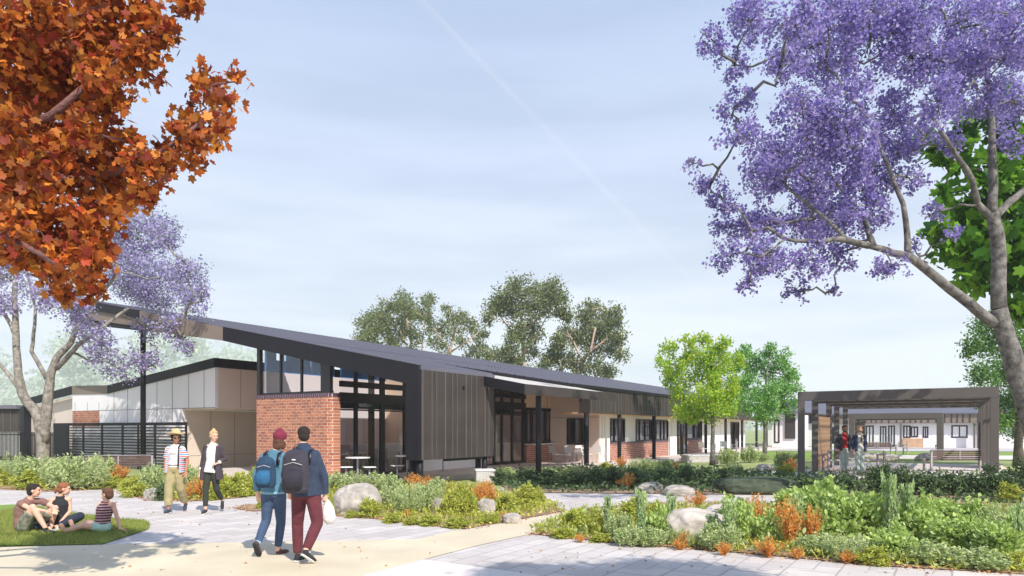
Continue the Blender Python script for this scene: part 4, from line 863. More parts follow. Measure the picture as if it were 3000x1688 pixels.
# ------------------------------------------------------------------ boulders, blocks
def boulder(label, x, y, wpx, hpx, m=None, seed=1, dep=.8, name='boulder'):
    rs = random.Random(seed); bm = bmesh.new(); bmesh.ops.create_icosphere(bm, subdivisions=5, radius=1)
    from mathutils import noise
    o_ = Vector((rs.uniform(0, 50), rs.uniform(0, 50), rs.uniform(0, 50)))
    s = wpx / ppm(y) / 2; hz = hpx / ppm(y)
    for v in bm.verts:
        n = v.co.normalized(); r = 1 + .28 * noise.noise(n * 1.1 + o_) + .12 * noise.noise(n * 2.6 + o_) + .05 * noise.noise(n * 6 + o_) + .018 * noise.noise(n * 15 + o_)
        q = n * r; q.x = math.copysign(abs(q.x) ** .8, q.x); q.z = math.copysign(abs(q.z) ** .8, q.z)
        v.co = Vector((q.x * s, q.y * s * dep, max(-.05, q.z * hz * .62 + hz * .38)))
    me = bpy.data.meshes.new(name); bm.to_mesh(me); bm.free(); me.materials.append(m or m_rock); me.shade_smooth()
    o = link(name, me, None, G(x, y)); tag(o, label, 'boulder', 'boulders in the garden beds'); return o
boulder('largest pale rounded boulder beside the man with the rucksack', 1050, 1508, 140, 88, seed=3)
boulder('small boulder with a shaded side between yellow shrubs and orange shrub', 1425, 1508, 56, 46, seed=5)
boulder('low flat pale stone at the path edge of the cafe bed', 1500, 1534, 56, 30, seed=6)
boulder('dark shaded stone between grey green and yellow shrubs', 1285, 1502, 44, 42, seed=7)
boulder('broad chalky white rock in the middle of the foreground bed', 2040, 1588, 170, 100, m_rock_w, seed=8)
boulder('chalky white rock overlapping the right side of the broad white rock', 2105, 1556, 130, 78, m_rock_w, seed=9)
boulder('small shaded boulder at the front of the shaded hedge', 1905, 1444, 76, 30, seed=10)
boulder('long low shaded boulder beside the tree stake', 1990, 1452, 90, 30, seed=11)
boulder('speckled stone between the yellow shrub and the dark shrub behind the strollers', 448, 1466, 50, 36, seed=12)
boulder('flat tan boulder at the edge of the small verandah bed', 2240, 1384, 46, 24, seed=13)
boulder('rounded cream boulder on the far lawn beyond the left bench', 2575, 1352, 100, 24, seed=14, dep=.5)
boulder('tan boulder on the far lawn behind the wooden bench', 2706, 1351, 46, 22, seed=15)
boulder('cream boulder half hidden by the man in the navy jacket', 2545, 1352, 60, 24, seed=16)
# dark clipped mound
mb = MB(); p = G(2215, 1446); W_ = 105 / ppm(1440)
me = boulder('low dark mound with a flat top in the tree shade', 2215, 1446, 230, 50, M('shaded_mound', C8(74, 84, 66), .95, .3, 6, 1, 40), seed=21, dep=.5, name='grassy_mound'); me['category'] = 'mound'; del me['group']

# shade tree just outside the frame, whose shadow falls on the pavers at the bottom
bsh = Vector((5.9, .2, 0)); cl = [((4.9 + RNG.uniform(-1.3, 1.3), 1.7 + RNG.uniform(-1, .9), 5.9 + RNG.uniform(-.8, .9)), .75) for _ in range(16)]
tree('shade_tree', 'leafy tree outside the frame that shades the pavers at the bottom edge', bsh, [([bsh, (5.8, .3, 2), (5.5, .8, 4), (5.1, 1.4, 5.6)], (.16, .06))], cl, 5000, .12, lf_gtree, m_bark, T_QUAD, r0=.04, per=2)

# dry leaves and bark spilling over the bed edges
m_lit = leafmat('dry_leaves', [C8(176, 120, 76), C8(196, 146, 96), C8(130, 92, 66), C8(206, 170, 120)], .2)
E = []
for poly in (BED_A[1:5], BED_B[:4], BED_C[:4], [BED_C[-1]] + BED_C[:1], BED_D[:6], BED_S + BED_S[:1]):
    for i in range(len(poly) - 1):
        a, b = G(*poly[i]), G(*poly[i + 1]); n = int((b - a).length * 70)
        for _ in range(n):
            p = a.lerp(b, random.random()); E.append((p.x + random.gauss(0, .09), p.y + random.gauss(0, .09) , .03))
p = scatter([(0, 1440), (450, 1480), (1350, 1560), (1200, 1680), (0, 1680)], 160)
E += [(x, y, .022) for x, y in p]; p = scatter([(1500, 1580), (3000, 1690), (1500, 1690)], 60); E += [(x, y, .022) for x, y in p]
o = leaves('leaf_litter', E, .045, m_lit, T_QUAD, up=RNG.normal(size=(len(E), 3)) * [2, 2, 0], spread=.2); o['kind'] = 'stuff'
# ------------------------------------------------------------------ people
def skin(c): return M('skin', C8(*c), .55, .05, 6)
sk_light = skin((226, 178, 152)); sk_tan = skin((178, 124, 92)); sk_brown = skin((142, 98, 74))
def cloth(n, c, v=.16, s=7): return M(n, C8(*c), .92, v, s, 1.0, 15)
h_dark = cloth('dark_hair', (44, 34, 30)); h_brown = cloth('brown_hair', (96, 66, 48)); h_blond = cloth('blond_hair', (206, 170, 124)); h_red = cloth('auburn_hair', (136, 88, 60))
denim = cloth('blue_denim', (62, 82, 112)); denim_d = cloth('dark_denim', (42, 50, 66)); blackc = cloth('black_cloth', (44, 46, 50)); white_c = cloth('white_cloth', (232, 230, 226))
m_eye = M('eye', C8(30, 24, 22), .3, 0); m_lip = M('lips', C8(178, 104, 92), .5, 0)
def remesh(mb, name, m, parent, vox=.011, sm=2):
    o = mb.build(name + '_tmp', m); md = o.modifiers.new('r', 'REMESH'); md.mode = 'VOXEL'; md.voxel_size = vox; md.use_smooth_shade = True
    s = o.modifiers.new('s', 'SMOOTH'); s.iterations = sm; s.factor = .5
    dg = bpy.context.evaluated_depsgraph_get(); me = bpy.data.meshes.new_from_object(o.evaluated_get(dg)); bpy.data.objects.remove(o)
    me.name = name; me.materials.clear(); me.materials.append(m); me.shade_smooth()
    return link(name, me, parent)
V3 = Vector
def limb(mb, P, rr, n=12, side=None):
    P = [V3(p) for p in P]; mb.tube(P, rr, n, side=side)
    for p, r in ((P[0], rr[0]), (P[-1], rr[-1])):
        if not hasattr(r, '__len__'): mb.ball(p, r, 10, 8)
def mids(a, b, ra, rb, bulge=1.08):
    a, b = V3(a), V3(b); return [a, a.lerp(b, .33), a.lerp(b, .66), b], [ra, ra * .6 * bulge + rb * .4, ra * .3 + rb * .7 * bulge, rb]
def hand(mb, w, d, pn, s=1.0, thumb=1, curl=.35):
    """palm and five bent fingers; d = direction, pn = palm normal"""
    d = V3(d).normalized(); pn = V3(pn); pn = (pn - d * pn.dot(d)).normalized(); sd_ = d.cross(pn) * thumb; w = V3(w)
    mb.tube([w, w + d * .03 * s, w + d * .085 * s], [(.026 * s, .019 * s), (.036 * s, .017 * s), (.040 * s, .014 * s)], 10, side=sd_)
    for i, (o, L) in enumerate(((.030, .068), (.011, .078), (-.010, .072), (-.030, .056))):
        b = w + d * .08 * s + sd_ * o * s; c = curl * (.8 + .15 * i)
        p1 = b + (d * math.cos(c) + pn * math.sin(c)) * L * .45 * s; p2 = p1 + (d * math.cos(2.1 * c) + pn * math.sin(2.1 * c)) * L * .32 * s; p3 = p2 + (d * math.cos(3 * c) + pn * math.sin(3 * c)) * L * .25 * s
        mb.tube([b, p1, p2, p3], [.0098 * s, .0092 * s, .0082 * s, .0068 * s], 8); mb.ball(p3, .0068 * s, 6, 4)
    b = w + d * .03 * s + sd_ * .024 * s; p1 = b + (d * .6 + sd_ * .75 + pn * .25).normalized() * .035 * s; p2 = p1 + (d * .9 + sd_ * .3 + pn * .3).normalized() * .032 * s
    mb.tube([b, p1, p2], [.0135 * s, .011 * s, .0085 * s], 8); mb.ball(p2, .0085 * s, 6, 4)
def basis(fwd, up=(0, 0, 1)):
    f = V3(fwd).normalized(); u = V3(up); u = (u - f * u.dot(f)).normalized(); r = f.cross(u); return f, u, r    # r = the figure's right
def head(mb, c, fwd, up=(0, 0, 1), s=1.0):
    f, u, r = basis(fwd, up); c = V3(c); rot = Matrix((r, f, u)).transposed()
    mb.ball(c + u * .025 * s, (.074 * s, .092 * s, .088 * s), 18, 14, rot=rot)
    mb.ball(c - u * .045 * s + f * .022 * s, (.058 * s, .066 * s, .068 * s), 16, 10, rot=rot)      # jaw
    mb.ball(c - u * .095 * s + f * .062 * s, (.024 * s, .022 * s, .020 * s), 10, 8, rot=rot)       # chin
    mb.tube([c + u * .018 * s + f * .082 * s, c - u * .02 * s + f * .106 * s, c - u * .032 * s + f * .094 * s], [.009 * s, .015 * s, .016 * s], 8)   # nose
    mb.ball(c + u * .028 * s + f * .084 * s, (.052 * s, .012 * s, .011 * s), 12, 6, rot=rot)       # brow
    for k in (-1, 1):
        mb.ball(c + r * .076 * s * k - u * .005 * s - f * .008 * s, (.010 * s, .02 * s, .032 * s), 8, 8, rot=rot)
        mb.ball(c + r * .038 * s * k - u * .03 * s + f * .065 * s, (.026 * s, .022 * s, .024 * s), 8, 8, rot=rot)
    mb.ball(c - u * .066 * s + f * .084 * s, (.024 * s, .010 * s, .009 * s), 10, 6, rot=rot)
def face(par, c, fwd, up=(0, 0, 1), s=1.0, glasses=None):
    f, u, r = basis(fwd, up); c = V3(c); rot = Matrix((r, f, u)).transposed()
    if glasses:
        mb = MB()
        for k in (-1, 1): mb.ball(c + r * .031 * s * k + u * .004 * s + f * .096 * s, (.027 * s, .008 * s, .02 * s), 12, 8, rot=rot); mb.tube([c + r * .055 * s * k + u * .01 * s + f * .09 * s, c + r * .08 * s * k + u * .008 * s], .003 * s, 6)
        mb.build('sunglasses', m_black, par, smooth=True)
    else:
        for k in (-1, 1): MB().ball(c + r * .029 * s * k + u * .004 * s + f * .087 * s, (.012 * s, .006 * s, .007 * s), 10, 6, rot=rot).build('eye', m_eye, par, smooth=True)
    MB().ball(c - u * .067 * s + f * .094 * s, (.02 * s, .004 * s, .005 * s), 10, 6, rot=rot).build('mouth', m_lip, par, smooth=True)
def hair(par, c, fwd, m, up=(0, 0, 1), s=1.0, style='short'):
    f, u, r = basis(fwd, up); c = V3(c); rot = Matrix((r, f, u)).transposed(); mb = MB()
    mb.ball(c + u * .045 * s - f * .016 * s, (.084 * s, .094 * s, .082 * s), 18, 12, rot=rot)
    mb.ball(c - u * .01 * s - f * .045 * s, (.077 * s, .058 * s, .075 * s), 14, 10, rot=rot)
    mb.ball(c + u * .085 * s + f * .035 * s, (.062 * s, .056 * s, .034 * s), 12, 8, rot=rot)
    if style in ('bun', 'tail'): mb.ball(c + (u * .13 - f * .02 if style == 'bun' else -f * .115 + u * .0) * s, (.036 * s, .034 * s, .034 * s), 12, 8, rot=rot)
    if style == 'tail': mb.tube([c - f * .11 * s, c - f * .13 * s - u * .05 * s, c - f * .11 * s - u * .09 * s], [.03 * s, .026 * s, .012 * s], 8)
    if style == 'bob':
        for k in (-1, 1): mb.ball(c + r * .062 * k * s - u * .06 * s - f * .015 * s, (.028 * s, .06 * s, .075 * s), 10, 8, rot=rot)
        mb.ball(c - u * .085 * s - f * .06 * s, (.07 * s, .036 * s, .055 * s), 12, 8, rot=rot)
    if style == 'curly':
        for _ in range(26):
            a = random.uniform(0, 6.28); q = random.uniform(-.07, .08); mb.ball(c + (r * math.cos(a) * .085 - f * (abs(math.sin(a)) * .085 - .02) + u * q) * s, .026 * s, 8, 6)
    return remesh(mb, 'hair', m, par, .008 * s, 1)
def shoe(par, ank, toe, m, sole=None, s=1.0, name='shoe'):
    a, t = V3(ank), V3(toe); d = (t - a); d.z = min(d.z, 0) if abs(d.z) < .2 else d.z; L = .25 * s; d = (t - a).normalized()
    up = V3((0, 0, 1)); sd_ = d.cross(up); sd_ = sd_.normalized() if sd_.length > .1 else V3((1, 0, 0))
    heel = t - (t - (a - V3((0, 0, .05 * s)))).normalized() * L
    mb = MB(); P = [heel, heel.lerp(t, .12), heel.lerp(t, .4), heel.lerp(t, .72), heel.lerp(t, .93), t]
    mb.tube(P, [(.022 * s, .03 * s), (.036 * s, .042 * s), (.036 * s, .038 * s), (.045 * s, .030 * s), (.036 * s, .022 * s), (.014 * s, .012 * s)], 12, side=sd_)
    mb.tube([heel.lerp(t, .2), V3(ank) + V3((0, 0, .02 * s))], [.040 * s, .036 * s], 10)
    so_ = remesh(mb, name, m, par, .009 * s, 2)
    if sole:
        q = MB(); dn = sd_.cross(d); dn = -dn if dn.z > 0 else dn
        q.tube([p + dn * .03 * s for p in P], [(r_ * s, .011 * s) for r_ in (.022, .037, .038, .046, .037, .016)], 12, side=sd_); q.build('sole', sole, so_, smooth=True)
    return so_
def torso(mb, J, side, k=1.0, w=1.0, bottom=None, dep=1.0):
    """J: hip centre, waist, chest, neck; elliptical rings; k inflates"""
    hp, wa, ch, nk = [V3(J[q]) for q in ('hip', 'waist', 'chest', 'neck')]; g = k
    pts = [hp, hp.lerp(wa, .5), wa, wa.lerp(ch, .5), ch, ch.lerp(nk, .38), ch.lerp(nk, .66), nk]
    rad = [(.155 * w, .115 * dep), (.150 * w, .112 * dep), (.132 * w, .098 * dep), (.145 * w, .108 * dep), (.158 * w, .112 * dep), (.140 * w, .096 * dep), (.088 * w, .070 * dep), (.054, .054)]
    if bottom is not None: pts[0] = V3(bottom)
    mb.tube(pts, [(a + g, b + g) for a, b in rad], 20, side=side)
def figure(t, J, side, fwd, hfwd, skinm, sc=1.0, w=1.0, thumbs=(1, -1), fem=0, curl=.35, bare_feet=False, hup=(0, 0, 1), pn=None):
    mb = MB(); torso(mb, J, side, 0, w)
    sx = V3(side).normalized()
    for a in ('L', 'R'):
        sh, el, wr = V3(J['sh' + a]), V3(J['el' + a]), V3(J['wr' + a])
        mb.ball(sh, .052); P, r = mids(sh, el, .048 - .006 * fem, .037 - .004 * fem); mb.tube(P, r, 12); P, r = mids(el, wr, .038 - .004 * fem, .025 - .002 * fem, 1.12); mb.ball(el, .037 - .004 * fem); mb.tube(P, r, 12); mb.ball(wr, .024)
        mb.tube([sh, V3(J['neck']).lerp(V3(J['chest']), .35)], [.045, .06], 10)
        hd = V3(J.get('hd' + a, (wr - el)));
        hand(mb, wr, hd, (pn or {}).get(a, fwd), 1.0, thumbs[0] if a == 'L' else thumbs[1], curl)
        hj, kn, an = V3(J['hj' + a]), V3(J['kn' + a]), V3(J['an' + a]); mb.ball(hj, .085)
        P, r = mids(hj, kn, .085, .054); mb.tube(P, r, 14); P, r = mids(kn, an, .053, .034, 1.2); mb.ball(kn, .053); mb.tube(P, r, 14); mb.ball(an, .036)
        if bare_feet:
            tt = V3(J['to' + a]); d = tt - an; mb.tube([an - d.normalized() * .045, an.lerp(tt, .3), an.lerp(tt, .75), tt], [.028, .034, (.042, .024), (.034, .014)], 10)
    nk = V3(J['neck']); hc = V3(J['head']); mb.tube([nk.lerp(V3(J['chest']), .2), nk, nk.lerp(hc, .7)], [.062, .052, .050], 12)
    head(mb, hc, hfwd, hup, sc)
    b = remesh(mb, 'body', skinm, t, .0085, 2); return b
def garment_top(t, J, side, m, name='shirt', k=.016, w=1.0, sleeve=1.0, bottom=None, cuff=None, dep=1.0, fore=True, r0=.056, r1=.046):
    mb = MB(); torso(mb, J, side, k, w, bottom, dep)
    for a in ('L', 'R'):
        sh, el, wr = V3(J['sh' + a]), V3(J['el' + a]), V3(J['wr' + a])
        if sleeve <= 0: continue
        mb.ball(sh, r0 + k * .2); mb.tube([sh, V3(J['neck']).lerp(V3(J['chest']), .30)], [r0 + k * .1, .058 + k * .4], 12)
        if sleeve <= 1: mb.tube([sh, sh.lerp(el, sleeve * .5), sh.lerp(el, sleeve)], [r0 + .006, r0 + .004, r0], 12)
        else:
            mb.tube([sh, sh.lerp(el, .5), el], [r0 + .004, r0 - .002, r1 + .004], 12); mb.ball(el, r1 + .003); mb.tube([el, el.lerp(wr, .5), el.lerp(wr, sleeve - 1)], [r1 + .003, r1, r1 - .008], 12)
    return remesh(mb, name, m, t, .010, 2)
def trousers(t, J, side, m, name='trousers', to=1.0, k=.014, r=(.100, .070, .052), w=1.0, knee_gap=0):
    mb = MB(); hp, wa = V3(J['hip']), V3(J['waist']); top = hp.lerp(wa, .55)
    mb.tube([hp - (wa - hp).normalized() * .06, hp, top], [(.13 * w + k, .10 + k), (.158 * w + k, .118 + k), (.148 * w + k, .108 + k)], 18, side=side)
    for a in ('L', 'R'):
        hj, kn, an = V3(J['hj' + a]), V3(J['kn' + a]), V3(J['an' + a]); mb.ball(hj, r[0])
        if to <= 1: mb.tube([hj, hj.lerp(kn, .5 * to), hj.lerp(kn, to)], [r[0], r[0] * .95, r[0] * .86], 14)
        else: mb.tube([hj, hj.lerp(kn, .5), kn], [r[0], (r[0] + r[1]) / 2, r[1]], 14); mb.ball(kn, r[1]); mb.tube([kn, kn.lerp(an, .5), kn.lerp(an, to - 1)], [r[1], (r[1] + r[2]) / 2 + .004, r[2]], 14)
    return remesh(mb, name, m, t, .010, 2)
def rucksack(t, c, w, h, d, m, m2, back, detail=1):
    """hangs on the back; back = outward direction"""
    b = V3(back).normalized(); c = V3(c); mb = MB()
    for i, (dz, dw, dd) in enumerate(((0, 1, 1),)):
        mb.tube([c - V3((0, 0, h * .5)), c - V3((0, 0, h * .42)), c, c + V3((0, 0, h * .33)), c + V3((0, 0, h * .47)), c + V3((0, 0, h * .52))], [(w * .40, d * .40), (w * .5, d * .5), (w * .5, d * .52), (w * .46, d * .45), (w * .33, d * .3), (w * .1, d * .1)], 20, side=b.cross(V3((0, 0, 1))))
    r_ = thing('rucksack', None, None); bpy.data.objects.remove(r_)
    bag = remesh(mb, 'rucksack', m, t, .011, 2)
    q = MB(); s_ = b.cross(V3((0, 0, 1)))
    q.tube([c + b * d * .42 - V3((0, 0, h * .38)), c + b * d * .62 - V3((0, 0, h * .3)), c + b * d * .64 - V3((0, 0, .02)), c + b * d * .46 + V3((0, 0, h * .06))], [(w * .30, .02), (w * .36, .05), (w * .35, .05), (w * .28, .015)], 14, side=s_); q.build('front_pocket', m2, bag, smooth=True)
    q = MB(); q.tube([c + b * d * .5 + s_ * x_ + V3((0, 0, h * .2 + (.05 - abs(x_)) * .3)) for x_ in (-w * .32, -w * .16, 0, w * .16, w * .32)], .006, 6); q.build('zip', m_galv, bag)
    q = MB(); q.tube([c - s_ * .03 + V3((0, 0, h * .5)), c - s_ * .02 + V3((0, 0, h * .58)), c + s_ * .02 + V3((0, 0, h * .58)), c + s_ * .03 + V3((0, 0, h * .5))], .009, 6); q.build('grab_handle', m_black, bag)
    return bag
def straps(bag, J, back, m, off=.10):
    b = V3(back).normalized(); s_ = b.cross(V3((0, 0, 1))); ch, nk = V3(J['chest']), V3(J['neck'])
    for k in (-1, 1):
        q = MB(); top = V3((J['shL'][0] * .5 + J['shR'][0] * .5, 0, J['shL'][2]))
        q.tube([top + s_ * off * k + b * .15 - V3((0, 0, .10)), top + s_ * off * k + b * .135 - V3((0, 0, .02)), top + s_ * off * k + b * .09 + V3((0, 0, .055)), top + s_ * off * k + b * .0 + V3((0, 0, .088)), top + s_ * off * k - b * .08 + V3((0, 0, .05)), top + s_ * off * k - b * .13 - V3((0, 0, .06))], [(.024, .007)] * 6, 10, side=s_)
        q.v = q.v; q.build('strap', m, bag, smooth=True)
PG = 'people around the courtyard'
def person(label, x, y): return thing('person', label, 'person', G(x, y), 0, PG)

# --- 1 walker with the straw hat (faces the camera, looks right)
def hatman():
    t = person('person in straw hat, sunglasses, striped open shirt and khaki trousers walking towards us', 510, 1503)
    J = dict(hip=(.03, 0, .93), waist=(.03, 0, 1.08), chest=(.03, 0, 1.28), neck=(.035, 0, 1.46), head=(.05, -.02, 1.605), shL=(.18, 0, 1.365), shR=(-.125, 0, 1.365), elL=(.27, .03, 1.12), elR=(-.20, .05, 1.12), wrL=(.275, -.05, .88), wrR=(-.16, -.06, .92),
             hjL=(.11, 0, .90), hjR=(-.05, 0, .90), knL=(.12, .03, .52), knR=(-.07, -.09, .52), anL=(.10, .30, .17), anR=(-.06, -.12, .10), hdR=(.4, -.1, -.8))
    figure(t, J, (1, 0, 0), (0, -1, 0), (.6, -.8, -.05), sk_tan, 1.0, .95)
    face(t, J['head'], (.6, -.8, -.05), glasses=1); hair(t, J['head'], (.6, -.8, -.05), h_dark, style='curly')
    garment_top(t, J, (1, 0, 0), white_c, 'tee_shirt', .014, .95, .45, bottom=(.03, 0, .98))
    st = stripes('striped_cotton', 2, .085, [(0, C8(206, 60, 56)), (.28, C8(236, 232, 230)), (.5, C8(64, 120, 180)), (.78, C8(236, 232, 230))])
    mb = MB()
    for k, sh in ((1, 'L'), (-1, 'R')):       # open shirt: two front panels, back, sleeves
        cx = .03; pts = [(cx + k * .085, 0, 1.425), (cx + k * .125, 0, 1.36), (cx + k * .14, 0, 1.2), (cx + k * .145, 0, 1.0), (cx + k * .155, 0, .86)]
        mb.tube([V3(p) for p in pts], [(.03, .07), (.045, .11), (.04, .135), (.042, .14), (.045, .145)], 14, side=(1, 0, 0))
        s_, e_ = V3(J['sh' + sh]), V3(J['el' + sh]); mb.ball(s_, .058); mb.tube([s_, s_.lerp(e_, .4), s_.lerp(e_, .78)], [.060, .062, .070], 12)
    mb.tube([(cx, .10, 1.42), (cx, .12, 1.2), (cx, .125, .88)], [(.14, .02), (.155, .03), (.18, .04)], 14, side=(1, 0, 0))
    remesh(mb, 'open_shirt', st, t, .011, 2)
    q = MB()
    for i, hgt in enumerate((.016, .02, .016, .014, .018, .012, .02)):       # small printed word across the chest
        x0 = -.035 + i * .02; q.box((x0, -.1325, 1.262), (x0 + .004, -.1305, 1.262 + hgt + .01)); q.box((x0 + .005, -.1325, 1.262), (x0 + .013, -.1305, 1.268)); 
    q.build('shirt_print', blackc, t)
    trousers(t, J, (1, 0, 0), cloth('khaki_cotton', (166, 154, 112)), to=1.82, r=(.112, .090, .078))
    MB().tube([(.03, 0, 1.005), (.03, 0, 1.035)], [(.158, .124), (.157, .124)], 20, side=(1, 0, 0)).build('belt', blackc, t, smooth=True)
    sn = M('sneaker_canvas', C8(50, 60, 78), .8); shoe(t, J['anR'], (-.05, -.30, .035), sn, white_c); shoe(t, J['anL'], (.13, .20, .03), sn, white_c)
    hc = V3(J['head']) + V3((0, .01, .075)); b = MB(); u = V3((-.12, .05, 1)).normalized(); rot = u.to_track_quat('Z', 'Y').to_matrix(); ring = []
    prof = [(.0, .125), (.045, .122), (.072, .105), (.086, .06), (.092, .012), (.105, .002), (.15, .004), (.178, .018), (.180, .012), (.15, -.006), (.10, -.008), (.08, .0)]
    n = 28; vs = []
    for r_, z_ in prof:
        for k in range(n): a = 2 * math.pi * k / n; vs.append(hc + rot @ V3((r_ * math.cos(a), r_ * math.sin(a) * 1.06, z_ + (.02 * math.cos(2 * a) if r_ > .12 else 0))))
    fs = [(i * n + k, i * n + (k + 1) % n, (i + 1) * n + (k + 1) % n, (i + 1) * n + k) for i in range(len(prof) - 1) for k in range(n)]
    b.add(vs, fs); hat = b.build('straw_hat', cloth('straw', (206, 182, 138), .15, 30), t, smooth=True)
    MB().tube([hc + rot @ V3((0, 0, .006)), hc + rot @ V3((0, 0, .035))], [.094, .091], 24, cap=False).build('hat_band', h_brown, hat, smooth=True)
    q = MB(); q.tube([(.155, -.145, 1.0), (.165, -.155, 1.2), (.15, -.11, 1.40), (.13, 0, 1.455), (.13, .1, 1.38)], .016, 8); q.build('bag_strap', m_black, t, smooth=True)
hatman()
# --- 2 walker with the dark blazer
def blazer():
    t = person('person with blond top bun in long dark blazer and white blouse, hand on hip pocket', 612, 1503)
    J = dict(hip=(.05, 0, .93), waist=(.06, 0, 1.10), chest=(.08, 0, 1.31), neck=(.09, 0, 1.50), head=(.115, -.02, 1.645), shL=(.235, 0, 1.42), shR=(-.06, 0, 1.41), elL=(.32, .06, 1.15), elR=(-.14, .04, 1.13), wrL=(.235, -.10, 1.07), wrR=(-.17, -.02, .90),
             hjL=(.12, 0, .90), hjR=(-.01, 0, .90), knL=(.145, .04, .50), knR=(-.03, -.09, .50), anL=(.165, .30, .24), anR=(-.02, -.12, .10), hdL=(-.8, -.5, -.25), hdR=(0, -.1, -1))
    figure(t, J, (1, 0, 0), (0, -1, 0), (.75, -.65, -.1), sk_light, 1.0, .84, fem=1, pn={'L': (0, 0, -1)})
    face(t, J['head'], (.75, -.65, -.1)); hair(t, J['head'], (.75, -.65, -.1), h_blond, style='bun')
    garment_top(t, J, (1, 0, 0), white_c, 'blouse', .012, .84, 0, bottom=(.04, -.02, .86))
    mc = cloth('charcoal_wool', (72, 62, 68)); mb = MB()
    for k, sh in ((1, 'L'), (-1, 'R')):
        P = [V3((.09 + k * .115, 0, 1.43)), V3((.075 + k * .135, 0, 1.25)), V3((.065 + k * .135, 0, 1.08)), V3((.055 + k * .16, 0, .90)), V3((.055 + k * .175, .01, .72))]
        mb.tube(P, [(.045, .09), (.055, .125), (.05, .122), (.06, .13), (.065, .135)], 14, side=(1, 0, 0))
        s_, e_, w_ = V3(J['sh' + sh]), V3(J['el' + sh]), V3(J['wr' + sh]); mb.ball(s_, .06); mb.tube([s_, e_, e_.lerp(w_, .72)], [.06, .05, .043], 12); mb.ball(e_, .05)
    mb.tube([(.09, .07, 1.46), (.075, .10, 1.2), (.06, .12, .72)], [(.11, .03), (.15, .035), (.19, .04)], 14, side=(1, 0, 0)); remesh(mb, 'blazer', mc, t, .011, 2)
    q = MB()
    for sh in ('L', 'R'):
        e_, w_ = V3(J['el' + sh]), V3(J['wr' + sh]); q.tube([e_.lerp(w_, .70), e_.lerp(w_, .92)], [.041, .038], 12)
    q.build('cuffs', white_c, t, smooth=True)
    trousers(t, J, (1, 0, 0), cloth('dark_green_trousers', (52, 56, 48)), to=1.86, r=(.092, .064, .046), w=.86)
    for a, to in (('R', (-.01, -.30, .03)), ('L', (.19, .22, .05))): shoe(t, J['an' + a], to, cloth('black_canvas', (46, 48, 54)), white_c, .95)
blazer()
# --- 3 beanie wearer from behind
def beanie():
    t = person('person in maroon beanie, teal jacket and skinny jeans seen from behind with a blue rucksack', 800, 1630)
    J = dict(hip=(.01, 0, .90), waist=(.02, 0, 1.07), chest=(.02, 0, 1.31), neck=(.05, 0, 1.50), head=(.09, .03, 1.635), shL=(-.125, 0, 1.395), shR=(.155, 0, 1.395), elL=(-.245, .02, 1.14), elR=(.25, .05, 1.16), wrL=(-.235, .06, .90), wrR=(.21, .16, .96),
             hjL=(-.07, 0, .87), hjR=(.09, 0, .87), knL=(-.11, .04, .50), knR=(.085, .08, .47), anL=(-.165, -.16, .20), anR=(.045, .06, .09), hdL=(.1, .1, -1), hdR=(.1, .2, -1))
    figure(t, J, (1, 0, 0), (0, 1, 0), (.25, .95, -.12), sk_light, 1.0, .9, fem=1)
    face(t, J['head'], (.25, .95, -.12)); hair(t, J['head'], (.25, .95, -.12), h_brown, style='bob')
    hb = V3(J['head']); b = MB(); b.ball(hb + V3((0, -.01, .06)), (.097, .103, .092), 18, 12); b.ball(hb + V3((0, -.01, .135)), (.05, .05, .04), 12, 8); remesh(b, 'beanie', cloth('maroon_knit', (122, 40, 62), .2, 40), t, .009, 2)
    garment_top(t, J, (1, 0, 0), cloth('teal_jacket', (84, 128, 152)), 'jacket', .026, .92, 1.93, bottom=(.01, 0, .90), r0=.060, r1=.054)
    MB().tube([(.012, 0, .885), (.012, 0, .92)], [(.174, .143), (.174, .143)], 20, side=(1, 0, 0)).build('jacket_hem', cloth('pale_blue_hem', (130, 176, 196)), t, smooth=True)
    trousers(t, J, (1, 0, 0), denim_d.copy() if False else denim, 'jeans', to=1.9, r=(.098, .066, .048))
    bag = rucksack(t, (-.02, -.235, 1.20), .28, .42, .17, cloth('blue_rucksack', (40, 66, 92)), cloth('bright_blue_pocket', (44, 100, 140)), (0, -1, 0)); straps(bag, J, (0, -1, 0), m_black)
    shoe(t, J['anL'], (-.155, -.08, .03), cloth('brown_boot', (84, 66, 62)), blackc); shoe(t, J['anR'], (.12, .28, .03), cloth('brown_shoe', (96, 60, 60)), cloth('mint_sole', (140, 176, 172)))
    q = MB(); e_, w_ = V3(J['knL']), V3(J['anL']); q.tube([e_.lerp(w_, .88), w_], [.043, .04], 12); q.build('sock', cloth('pale_sock', (150, 180, 206)), t, smooth=True)
beanie()
